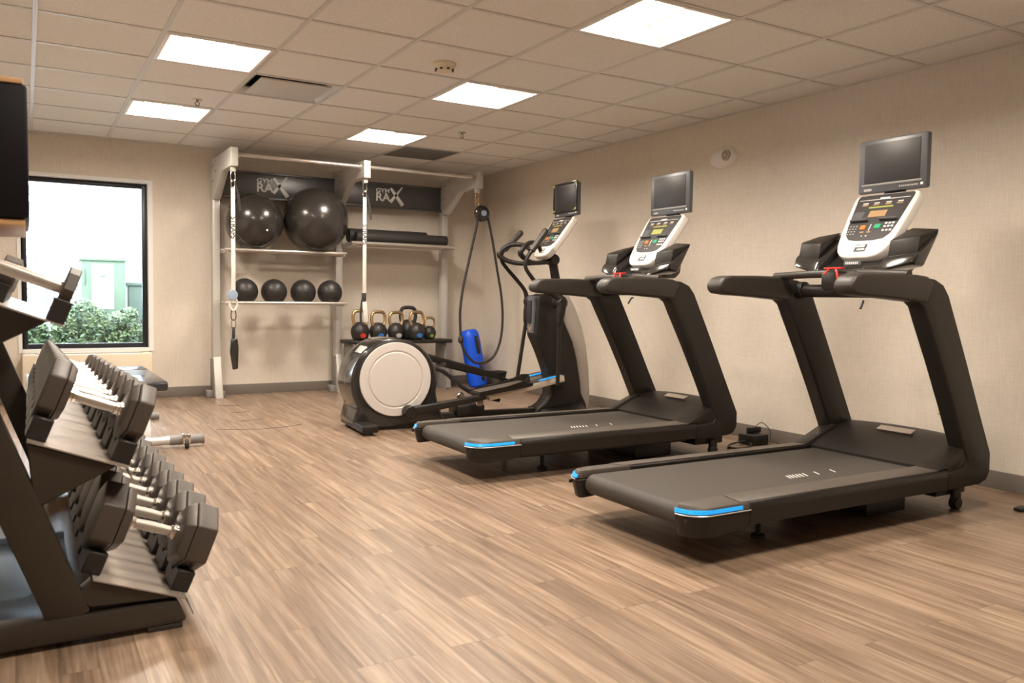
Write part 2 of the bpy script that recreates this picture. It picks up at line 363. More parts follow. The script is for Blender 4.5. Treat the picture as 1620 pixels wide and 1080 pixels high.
for (x,y,lb) in ((1.045,1.586,'small sprinkler head in the ceiling tile beside the light nearest the window'),(3.214,1.565,'small sprinkler head in the ceiling right of the light in front of the rack')):
    t=thing('sprinkler',lb,'sprinkler',(x,y,H),group='ceiling sprinklers')
    MB().lathe([(.035,0),(.034,-.006),(.015,-.010)],n=20).build('escutcheon',m_chrome,t)
    f=MB().tube([(0,0,-.005),(0,0,-.02)],.008,8); f.tube([(.008,0,-.02),(.015,0,-.032),(.004,0,-.045)],.003,6); f.tube([(-.008,0,-.02),(-.015,0,-.032),(-.004,0,-.045)],.003,6); f.cyl((0,0,-.048),.016,.003,n=16); f.build('head',m_rackg,t)
# wall strobe on the right wall
t=thing('emergency_light','white oval emergency alarm with round speaker on the right wall','alarm',(XW,-.178,2.121))
MB().lathe([(.145,0),(.14,-.014),(.115,-.034),(.06,-.048)],axis='x',n=32).build('housing',m_white,t).scale=(1,1,.55)
f=MB(); f.lathe([(.042,-.03),(.042,-.05),(.036,-.056)],(0,-.06,.01),'x',24); f.build('speaker',m_lab,t)
f=MB(); [f.box((-.057,-.06+.024*math.cos(k*PI/4),.01+.024*math.sin(k*PI/4)),(.004,.006,.016),0,Matrix.Rotation(-k*PI/4+PI/2,3,'X')) for k in range(8)]; f.build('slot',m_rackg,t)
# outlets
t=tag(MB().bb(3.955+.09,4.115,YW-.008,YW,.33,.47,.003).build('wall_outlet',m_outlet),'ivory wall outlet behind the blue bag on the back wall','outlet')
t=tag(MB().bb(XW-.008,XW,-2.055,-1.985,.375,.49,.003).build('wall_outlet',m_outlet),'ivory wall outlet behind the near treadmill','outlet')

# ------------------------------------------------------------------ treadmills
def rounded(pts): return pts
def console(root, ox, oz, marks=True, lcd=None, cover=False):
    """console + monitor; (ox,oz) = lowest front point"""
    tau=R(35); s=Vector((math.sin(tau),0,math.cos(tau))); n=Vector((-math.cos(tau),0,math.sin(tau)))   # n faces the user
    O=Vector((ox,0,oz))
    def P(y,k,d=0): return O+Vector((0,y,0))+s*k+n*d
    half=[(.06,0),(.105,.012),(.135,.04),(.153,.08),(.167,.16),(.178,.26),(.186,.37),(.184,.40),(.170,.418)]
    out=[( -y,k) for y,k in half]+[(y,k) for y,k in half[::-1]]
    MB().poly([P(y,k,-.055) for y,k in out],[P(y,k,0) for y,k in out],.014,3).build('console_housing',m_cons,root)
    hin=[(.05,.105),(.10,.115),(.128,.145),(.140,.20),(.152,.30),(.162,.385),(.160,.400),(.150,.408)]
    inn=[(-y,k) for y,k in hin]+[(y,k) for y,k in hin[::-1]]
    pn=MB().poly([P(y,k,-.004) for y,k in inn],[P(y,k,.002) for y,k in inn],.001,1).build('control_panel',m_panel,root)
    def slab(mb,y,k,wy,wk,d0=.001,d1=.006,b=.001): mb.poly([P(y-wy/2,k-wk/2,d0),P(y+wy/2,k-wk/2,d0),P(y+wy/2,k+wk/2,d0),P(y-wy/2,k+wk/2,d0)],[P(y-wy/2,k-wk/2,d1),P(y+wy/2,k-wk/2,d1),P(y+wy/2,k+wk/2,d1),P(y-wy/2,k+wk/2,d1)],b,1)
    q=MB(); slab(q,0,.278,.10,.042,.001,.004); q.build('display',lcd or m_amber,pn)
    q=MB(); slab(q,0,.322,.14,.010,.001,.004); q.build('display_strip',m_lcd,pn)
    for yy in (.085,-.085):
        q=MB(); slab(q,yy,.232,.10,.010,.001,.020,.002); q.build('reading_ledge',m_bezel,pn)
    q=MB(); slab(q,.11,.275,.06,.045,.001,.003); q.build('side_display',m_bezel,pn)
    q=MB(); slab(q,.045,.190,.030,.026,.001,.007); q.build('stop_button',m_orange,pn)
    q=MB(); slab(q,-.038,.192,.034,.026,.001,.007); q.build('start_button',m_green,pn)
    q=MB()
    for a in range(3):
        for b in range(4): slab(q,.085+a*.018,.150+b*.017,.009,.006,.001,.004,0)
    q.build('keypad',m_greyprint,pn)
    q=MB()
    for yy in (-.08,-.10,-.12):
        for kk in (.165,.19,.21): slab(q,yy,kk,.012,.010,.001,.004,0)
    slab(q,.005,.19,.004,.04,.001,.003,0); slab(q,.005,.135,.008,.005,.001,.003,0); slab(q,.03,.135,.006,.005,.001,.003,0)
    for yy in (-.10,-.035,.035,.10): slab(q,yy,.352,.030,.006,.001,.003,0)
    slab(q,0,.3745,.29,.003,.001,.003,0); slab(q,0,.381,.055,.009,.001,.004,0)
    q.build('printed_marks',m_mark,pn)
    q=MB(); 
    for yy in (-.10,-.035,.035,.10): slab(q,yy,.340,.034,.008,.001,.003,0)
    slab(q,.04,.160,.022,.008,.001,.003,0); slab(q,0,.160,.022,.008,.001,.003,0)
    q.build('amber_marks',m_amber,pn)
    q=MB(); slab(q,0,.058,.066,.045,.0,.003); q.build('sticker',m_panel,root)
    q=MB(); slab(q,.003,.068,.05,.012,.003,.004,0); slab(q,-.006,.048,.042,.010,.003,.004,0); q.build('sticker_print',m_mark,root)
    # monitor
    mx=ox+.275; mz=oz+.352+.138; hw,hh=.197,.139
    mo=MB().box((mx,0,mz),(.035,hw*2,hh*2),.010).box((mx+.025,0,mz),(.03,.30,.20),.010).build('monitor',m_bezel,root)
    MB().box((mx-.018,0,mz+.014),(.004,.318,.205),.001).build('screen',m_screen,mo)
    MB().box((mx-.0185,0,mz-.097),(.005,.345,.012),.002).build('bezel_strip',m_rackg,mo)
    q=MB(); [q.box((mx-.0185,-.05-.012*k,mz-.118),(.003,.008,.008)) for k in range(9)]; q.box((mx-.0185,.135,mz-.122),(.003,.045,.012)); q.build('buttons',m_greyprint,mo)
    MB().box((mx-.0185,-.172,mz-.116),(.003,.013,.012)).build('power_lamp',m_mark,mo)
    MB().box((mx+.02,0,mz-.155),(.03,.11,.06),.005).tube([(mx+.01,0,mz-.17),(ox+.20,0,oz+.20)],.03,10).build('monitor_mount',m_black,root)
    if cover:
        fr=MB()
        for y0,y1,z0,z1 in ((-.20,.20,.136,.150),(-.20,.20,-.103,-.092),(-.20,-.186,-.103,.15),(.186,.20,-.103,.15)): fr.bb(mx-.030,mx-.019,y0,y1,mz+z0,mz+z1,.002)
        fr.build('clear_guard_frame',m_blackg,mo)
        fr=MB(); [fr.box((mx-.032,sy*.183,mz+dz),(.005,.02,.018),.001) for sy in(-1,1) for dz in(.13,-.085)]; fr.build('guard_clip',m_lcd,mo)
def treadmill(name,label,ox,oy,lcd):
    t=thing(name,label,'treadmill',(ox,oy,0),(0,0,0),'treadmills facing the right wall')
    # side rails with rear caps
    for sy in (-1,1):
        f=MB()
        sec=[(sy*.318,.150),(sy*.43,.140),(sy*.436,.205),(sy*.424,.236),(sy*.335,.246),(sy*.318,.240)]
        f.prism([(p[0],p[1]) for p in sec],'x',.34,1.66,.004,1)
        rl=f.build('side_rail',m_tmr if False else m_tm,t)
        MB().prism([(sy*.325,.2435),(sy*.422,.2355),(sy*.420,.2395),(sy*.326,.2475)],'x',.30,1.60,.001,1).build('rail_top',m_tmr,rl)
        # cap: rounded plan corner
        cap=MB(); N_=8; rr=.10
        plan=[(.34,sy*.316),(.34,sy*.436)]
        for k in range(N_+1):
            a=PI/2*k/N_; plan.append((.035+rr-rr*math.sin(a), sy*(.436-rr+rr*math.cos(a))))
        plan.append((.05,sy*.322)); 
        lo=[(x+.02*(x<.3),y*.985,.118 if x<.3 else .134) for x,y in plan]; hi=[(x,y,.204) for x,y in plan]
        cap.poly(lo,hi,.004,1)
        pl2=[(x+(.006 if x<.3 else 0),y*(.993),.208) for x,y in plan]; hi2=[(x+(.022 if x<.3 else 0),y*.975 if abs(y)>.33 else y,(.236 if abs(y)>.40 else .2445)) for x,y in plan]
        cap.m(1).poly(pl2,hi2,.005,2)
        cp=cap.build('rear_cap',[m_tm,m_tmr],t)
        led=MB(); path=[]
        for k in range(N_+1):
            a=PI/2*k/N_; path.append((.035+rr-(rr+.001)*math.sin(a)+.002, sy*(.436-rr+(rr+.001)*math.cos(a)-.003)))
        path=[(.30,sy*.434)]+path
        for (x0,y0),(x1,y1) in zip(path,path[1:]): led.poly([(x0,y0,.212),(x1,y1,.212),(x1+.004,y1*.985,.212),(x0+.004,y0*.985,.212)],[(x0+.004,y0*.99,.226),(x1+.006,y1*.99,.226),(x1+.01,y1*.97,.226),(x0+.01,y0*.97,.226)])
        led.build('blue_accent',m_blue,cp)
        sl=[(.34,sy*.437)]+[(x,y) for x,y in plan[2:2+N_+1]]
        st=MB()
        for (x0,y0),(x1,y1) in zip(sl,sl[1:]): st.tube([(x0,y0,.206),(x1,y1,.206)],.0025,6,False)
        st.build('silver_line',m_silver,cp)
        MB().box((.05,sy*.39,.185),(.02,.008,.014)).build('latch',m_dark,cp)
        # front side section below the upright
        sp=[(1.66,.236),(1.80,.335),(1.86,.29),(1.88,.20),(1.66,.20)]
        MB().prism(sp,'y',sy*.33,sy*.425,.008,2).build('front_side_cover',m_tm,t)
        # upright flowing into the arm
        bar=[(1.665,.138),(1.93,.140),(1.985,.155),(2.015,.195),(2.014,.29),(1.90,.51),(1.785,.735),(1.685,.925),(1.61,1.065),(1.565,1.115),(1.50,1.140),(1.42,1.148),(1.30,1.142),(1.30,1.055),(1.37,1.040),(1.42,1.010),(1.455,.945),(1.575,.735),(1.69,.52),(1.79,.32),(1.822,.262),(1.80,.235),(1.665,.226)]
        up=MB().prism(bar,'y',sy*.345,sy*.432,.010,3).build('upright',m_tm,t)
        ar=MB().prism([(1.36,1.158),(1.20,1.160),(.985,1.156),(.935,1.145),(.905,1.115),(.902,1.085),(.925,1.064),(1.0,1.056),(1.15,1.050),(1.33,1.038),(1.44,1.03),(1.49,1.12),(1.44,1.152)],'y',sy*.335,sy*.437,.022,4).build('handrail',m_grip,t)
        MB().cyl((1.50,sy*.33,1.09),.045,.05,'y',20).build('bar_collar',m_black,t)
        MB().lathe([(.007,0),(.007,.004)],(1.85,sy*.427,.27),'y',8).build('bolt',m_dark,t)
    # belt deck
    MB().bb(.12,1.75,-.316,.316,.165,.222,.004).build('deck',m_black,t)
    b=MB(); pr=[(.112+.045*math.sin(-a),.182+.045*math.cos(a)) for a in [PI*k/8 for k in range(9)]]
    b.prism([(1.72,.2275)]+pr+[(.3,.137),(.3,.145),(.112,.1445),(1.72,.2235)] if False else [(1.72,.228),(.112,.227)]+[(.112-.045*math.sin(PI*k/8),.182+.045*math.cos(PI*k/8)) for k in range(1,9)]+[(1.72,.137)],'y',-.300,.300,0)
    blt=b.build('running_belt',m_belt,t)
    tk=MB()
    for x in (2.925,2.94,2.957,2.975,2.995,3.02,3.062,3.112,3.231): pass
    for x in (.865,.885,.906,.928,.951,.976,1.055,1.168)[:]: tk.box((x+.01,-.158,.2286),(.0055,.056,.0012),0,Matrix.Rotation(R(-25),3,'Z'))
    tk.build('belt_marks',m_mark,blt)
    MB().bb(.40,1.70,-.30,.30,.10,.165,.01).build('chassis',m_black,t)
    # motor hood
    hd=MB(); NX=10; NY=14; grid=[]
    for i in range(NX+1):
        u=i/NX; row=[]
        for j in range(NY+1):
            y=-.335+.67*j/NY; e=abs(y)/.335
            x=1.60+.06*(e>.9)*0+ u*(.36) + .10*(e**6)*(1-u)*0
            crown=.125*(math.sin(u*PI/2)**.9)*(1-.10*e**2)
            z=.242+crown
            row.append(hd.bm.verts.new((x,y,z)))
        grid.append(row)
    for i in range(NX):
        for j in range(NY): hd.bm.faces.new((grid[i][j],grid[i+1][j],grid[i+1][j+1],grid[i][j+1]))
    # close back, sides and underside
    bk=[hd.bm.verts.new((1.99,v.co.y,.16)) for v in grid[-1]]
    bt=[hd.bm.verts.new((1.99,v.co.y,v.co.z-.045)) for v in grid[-1]]
    for j in range(NY): hd.bm.faces.new((grid[-1][j],bt[j],bt[j+1],grid[-1][j+1])); hd.bm.faces.new((bt[j],bk[j],bk[j+1],bt[j+1]))
    fb=[hd.bm.verts.new((v.co.x,v.co.y,.20)) for v in grid[0]]
    for j in range(NY): hd.bm.faces.new((grid[0][j+1],fb[j+1],fb[j],grid[0][j]))
    for jj in (0,NY):
        side=[grid[i][jj] for i in range(NX+1)]+[bt[jj],bk[jj],fb[jj]]; hd.bm.faces.new(side)
    bmesh.ops.recalc_face_normals(hd.bm,faces=list(hd.bm.faces))
    hood=hd.build('motor_hood',m_tm,t,50)
    for sy in (-1,1):
        MB().poly([(1.55,sy*.325,.238),(1.585,sy*.425,.236),(1.75,sy*.428,.246),(1.72,sy*.30,.25)],[(1.56,sy*.325,.248),(1.60,sy*.425,.244),(1.80,sy*.425,.325),(1.78,sy*.30,.348)],.004,2).build('hood_wing',m_tm,hood)
    MB().box((1.835,-.03,.362),(.045,.20,.004),.002,Matrix.Rotation(R(-22),3,'Y')).build('hood_label',m_lab,hood)
    # feet, lift rack
    [MB().cyl((.62,y,.008),.030,.016,'z',14).cyl((.62,y,.06),.012,.10,'z',10).build('rear_foot',m_dark,t) for y in(-.22,.22)]
    MB().bb(1.3,1.60,-.26,.26,.012,.10,.01).build('lift_housing',m_black,t)
    for sy in (-1,1): MB().cyl((1.90,sy*.33,.030),.030,.04,'y',20).bb(1.87,1.93,sy*.33-.012,sy*.33+.012,.03,.10,.004).build('transport_wheel',m_rub,t)
    MB().bb(1.75,2.0,-.32,.32,.07,.15,.01).build('front_frame',m_black,t)
    # cross bars
    MB().tube([(1.50,-.35,1.085),(1.50,.35,1.085)],.034,14,False).build('crossbar',m_tm,t)
    MB().tube([(1.36,.39,1.158),(1.37,.25,1.166),(1.40,.10,1.170),(1.42,0,1.150)],[.022,.020,.022,.03],12).build('grip_bar',m_grip,t)
    MB().tube([(1.36,-.39,1.158),(1.37,-.25,1.166),(1.40,-.10,1.170),(1.42,0,1.150)],[.022,.020,.022,.03],12).build('grip_bar',m_grip,t)
    MB().box((1.45,0,1.135),(.16,.22,.10),.02).build('center_mount',m_black,t)
    cl=MB().box((1.355,.015,1.196),(.03,.10,.008),.002).tube([(1.35,0,1.195),(1.335,-.02,1.17),(1.33,-.03,1.14)],.006,8).tube([(1.35,.04,1.19),(1.335,.06,1.165)],.005,8); cl.build('safety_clip',m_red,t)
    MB().tube([(1.30,-.20,1.035),(1.27,-.22,1.03),(1.24,-.23,1.0)],.006,6).build('hook',m_black,t)
    # cup tray: centre cowl and two cup wings
    MB().prism([(1.44,1.165),(1.475,1.205),(1.535,1.232),(1.60,1.285),(1.68,1.395),(1.73,1.39),(1.70,1.20),(1.66,1.165)],'y',-.20,.20,.018,3).build('console_cowl',m_blackg,t)
    for sy in (-1,1):
        cup=MB()
        lo=[(1.41,sy*.17,1.170),(1.44,sy*.345,1.215),(1.55,sy*.34,1.20),(1.60,sy*.17,1.175)]
        hi=[(1.455,sy*.18,1.245),(1.475,sy*.368,1.262),(1.64,sy*.36,1.385),(1.70,sy*.18,1.40)]
        cup.poly(lo,hi,.018,3); cp=cup.build('cup_holder',m_blackg,t)
        MB().poly([(1.462,sy*.20,1.246),(1.480,sy*.345,1.262),(1.498,sy*.345,1.276),(1.480,sy*.20,1.262)],[(1.480,sy*.20,1.330),(1.500,sy*.345,1.345),(1.65,sy*.35,1.385),(1.65,sy*.20,1.40)],.012,2).build('cup_liner',m_tm,cp)
    console(t,1.50,1.255,lcd=lcd)
    MB().box((1.478,0,1.224),(.012,.10,.024),.003).build('model_plate',m_bezel,t)
    q=MB(); [q.box((1.4715,.035-.011*k,1.225),(.003,.006,.012)) for k in range(7)]; q.build('plate_print',m_mark,t)
    return t
treadmill('treadmill','charcoal treadmill nearest the viewer with red safety clip and amber display',2.05,-2.17,m_amber)
treadmill('treadmill','charcoal treadmill between the near treadmill and the elliptical with green display',1.97,-.55,m_lcd)

# ------------------------------------------------------------------ elliptical
def elliptical():
    t=thing('elliptical_trainer','black elliptical trainer with a round pale drum cover and silver tower shell','elliptical',(2.375,1.15,0),(0,0,R(-4)))
    out=[]
    for k in range(0,21):
        a=R(212-k*(212+14)/20); out.append((.345*math.cos(a)-.005,.365+.335*math.sin(a)))
    out+= [(.345,.20),(.385,.10),(.43,.035),(-.30,.02),(-.335,.06)]
    MB().prism(out,'y',-.205,.205,.045,4).build('rear_housing',m_blackg,t)
    for sy in (-1,1):
        d=MB().lathe([(.30,.19*sy),(.30,.208*sy),(.288,.212*sy),(.283,.206*sy)],(-.005,0,.39),'y',48).build('drum_ring',m_black,t)
        d=MB().lathe([(.283,.20*sy),(.283,.214*sy),(.278,.220*sy),(.222,.222*sy),(.216,.216*sy),(.210,.216*sy),(.203,.223*sy),(.001,.226*sy)],(-.005,0,.39),'y',64).build('drum_cover',m_disc,t)
    MB().poly([(-.245,-.15,.57),(-.245,.02,.57),(-.205,.02,.625),(-.205,-.15,.625)],[(-.262,-.15,.59),(-.262,.02,.59),(-.215,.02,.642),(-.215,-.15,.642)],.006,2).build('silver_patch',m_silver,t)  # small silver patch set on the upper rear of the housing
    MB().bb(-.325,-.20,-.42,.19,.022,.078,.014).build('rear_stabilizer',m_tm,t)
    for yy in (-.37,.15): MB().cyl((-.265,yy,.012),.028,.024,'z',16).build('foot',m_rub,t)
    MB().bb(.25,1.75,-.035,.035,.03,.085,.01).build('base_rail',m_black,t)
    # tower
    tw=[(1.79,.02),(1.78,.11),(1.73,.20),(1.715,.32),(1.68,.50),(1.635,.65),(1.56,.80),(1.525,.88),(1.52,1.0),(1.50,1.05),(1.34,1.06),(1.28,1.04),(1.26,.71),(1.335,.56),(1.40,.40),(1.425,.30),(1.42,.20),(1.37,.13),(1.30,.085),(1.27,.02)]
    MB().prism(tw,'y',-.085,.085,.022,3).build('tower',m_tm,t)
    sh=[(1.80,.02),(1.845,.04),(1.848,.20),(1.835,.393),(1.80,.62),(1.755,.78),(1.69,.93),(1.62,1.05),(1.50,1.05),(1.52,.88),(1.56,.80),(1.635,.65),(1.68,.50),(1.715,.32),(1.73,.20),(1.78,.11)]
    MB().prism(sh,'y',-.03,.08,.018,3).build('tower_shell',m_shell,t)
    MB().prism([(1.245,.725),(1.32,.70),(1.33,1.04),(1.25,1.04)],'y',-.055,.055,.012,2).build('cup_pod',m_podgrey,t)
    MB().box((1.243,0,.905),(.01,.075,.19),.002).build('cup_recess',m_dark,t)
    MB().lathe([(.002,-.004),(.028,-.003),(.034,.0),(.034,.006)],(1.246,0,.765),'x',20).build('pod_lens',m_chrome,t)
    MB().bb(1.40,1.75,-.30,.30,.02,.06,.012).build('front_stabilizer',m_black,t)
    for sy in (-1,1): MB().cyl((1.70,sy*.26,.012),.028,.024,'z',16).build('foot',m_rub,t)
    for sy in (-1,1): MB().poly([(1.26,sy*.10,.03),(1.75,sy*.085,.03),(1.75,sy*.28,.03),(1.40,sy*.28,.03)],[(1.34,sy*.09,.085),(1.72,sy*.08,.14),(1.72,sy*.20,.06),(1.45,sy*.2,.06)],.01,2).build('tower_skirt',m_black,t)
    MB().tube([(1.53,0,1.02),(1.46,0,1.35),(1.42,0,1.48)],[.042,.038,.036],12).build('mast',m_tm,t)
    # moving arms
    for (sy,piv,low,up,lo_top) in ((-1,(1.415,.985),(1.39,.30),[(1.34,1.05),(1.235,1.085),(1.10,1.225),(1.07,1.29),(1.085,1.345),(1.137,1.42)],(1.395,.80)),
                           (1,(1.375,.99),(1.265,.30),[(1.35,1.02),(1.31,1.11),(1.13,1.295),(1.095,1.36),(1.105,1.41),(1.136,1.45)],(1.345,.80))):
        y=sy*.25; arm=MB()
        arm.tube([(piv[0],y,piv[1])]+[(a,y,b) for a,b in up],[.026,.022,.017,.016,.016,.016,.017],12)
        arm.tube([(piv[0],y,piv[1]),((piv[0]+lo_top[0])/2,y,(piv[1]+lo_top[1])/2),(lo_top[0],y,lo_top[1])],[.045,.04,.024],12)
        a_=arm.build('moving_arm',m_tm,t)
        MB().cyl((piv[0],y-sy*.03,piv[1]),.056,.12,'y',24,.4).build('pivot_cap',m_tm,a_)
        MB().tube([(lo_top[0],y,lo_top[1]+.02),(low[0],y,low[1])],.017,12,False).build('lower_rod',m_tm,a_)
        top=up[-1]; tip=(1.25,1.565) if sy<0 else (1.275,1.583)
        MB().tube([(top[0]-.01,y,top[1]-.015),(tip[0],y,tip[1])],[.026,.028],12,False).sphere((tip[0],y,tip[1]),.028,12).build('arm_grip',m_grip,a_)
        # fixed bar
        MB().tube([(1.47,0,1.345),(1.36,sy*.05,1.325),(1.22,sy*.12,1.315),(1.12,sy*.17,1.335),(1.05,sy*.20,1.385),(1.09,sy*.20,1.44),(1.16,sy*.17,1.475),(1.25,sy*.12,1.47),(1.30,sy*.08,1.42)],[.024,.02,.019,.02,.024,.022,.02,.019,.018],12).build('fixed_handle',m_tm,t)
    MB().cyl((1.46,0,1.35),.046,.11,'y',16).build('handle_clamp',m_black,t)
    # pedal links and ramps
    def link(sy,a,b,ped0,ped1):
        y=sy*.27
        d=Vector((b[0]-a[0],0,b[1]-a[1])); q=d.normalized(); up=Vector((-q.z,0,q.x))*.035
        A=Vector((a[0],0,a[1])); B=Vector((b[0],0,b[1]))
        MB().poly([Vector((0,y-sy*.03,0))+p for p in (A-up,B-up*.6,B+up*.6,A+up)],[Vector((0,y+sy*.03,0))+p for p in (A-up,B-up*.6,B+up*.6,A+up)],.012,3).cyl((a[0],y,a[1]),.048,.09,'y',20).build('pedal_arm',m_tm,t)
        # pedal tray
        P0=Vector((ped0[0],0,ped0[1])); P1=Vector((ped1[0],0,ped1[1])); q=(P1-P0).normalized(); n=Vector((-q.z,0,q.x)); Ln=(P1-P0).length
        def Q(s,yy,h): return P0+q*s+n*h+Vector((0,sy*.20+yy,0))
        pd=MB().poly([Q(0,-.09,-.03),Q(Ln,-.10,-.03),Q(Ln,.10,-.03),Q(0,.09,-.03)],[Q(0,-.10,0),Q(Ln,-.115,0),Q(Ln,.115,0),Q(0,.10,0)],.008,2)
        rim=[(0,.100,.0),(Ln*.5,.110,.002),(Ln*.85,.110,.02),(Ln*.98,.075,.045),(Ln+.01,0,.050),(Ln*.98,-.075,.045),(Ln*.85,-.110,.02),(Ln*.5,-.110,.002),(0,-.100,.0)]
        for (s0,y0,h0),(s1,y1,h1) in zip(rim,rim[1:]):
            pd.poly([Q(s0,y0,-.02),Q(s1,y1,-.02),Q(s1,y1*.9,-.02),Q(s0,y0*.9,-.02)],[Q(s0,y0*1.03,h0+.012),Q(s1,y1*1.03,h1+.012),Q(s1,y1*.93,h1+.012),Q(s0,y0*.93,h0+.012)])
        pdo=pd.build('pedal',m_tm,t)
        MB().poly([Q(.02,-.088,.001),Q(Ln-.03,-.095,.001),Q(Ln-.03,.095,.001),Q(.02,.088,.001)],[Q(.02,-.088,.006),Q(Ln-.03,-.095,.006),Q(Ln-.03,.095,.006),Q(.02,.088,.006)],.002,1).build('pedal_pad',m_tmr,pdo)
    link(-1,(.085,.145),(.72,.235),(.655,.262),(1.13,.335))
    link(1,(.10,.60),(.95,.38),(.53,.470),(1.10,.330))
    for sy in (-1,1):
        y=sy*.14
        r=MB().poly([(.80,y-.045,.185),(1.50,y-.045,.320),(1.50,y+.045,.320),(.80,y+.045,.185)],[(.79,y-.045,.240),(1.49,y-.045,.375),(1.49,y+.045,.375),(.79,y+.045,.240)],.006,2).build('ramp_rail',m_alu,t)
        MB().poly([(1.05,y-.05,.292),(1.45,y-.05,.369),(1.45,y+.05,.369),(1.05,y+.05,.292)],[(1.05,y-.05,.298),(1.45,y-.05,.375),(1.45,y+.05,.375),(1.05,y+.05,.298)],.001,1).build('rail_cap',m_black,r)
        MB().poly([(1.25,y-.052,.3312),(1.45,y-.052,.3695),(1.45,y-.030,.3695),(1.25,y-.030,.3312)],[(1.25,y-.052,.340),(1.45,y-.052,.379),(1.45,y-.030,.379),(1.25,y-.030,.340)],.001,1).build('blue_accent',m_blue,r)
        MB().cyl((.70,y-sy*.0-.05 if sy<0 else y+.05,.185),.035,.04,'y',16,.3).build('ramp_roller',m_chrome,t)
    MB().tube([(.30,-.02,.47),(.45,-.05,.42),(.60,-.06,.30),(.75,-.05,.22),(.95,-.05,.17)],.018,10).build('lift_hose',m_blackg,t)
    MB().bb(.55,.80,-.10,.10,.06,.15,.02).build('ramp_support',m_black,t)
    console(t,1.325,1.375,lcd=m_amber,cover=True)
    return t
elliptical()

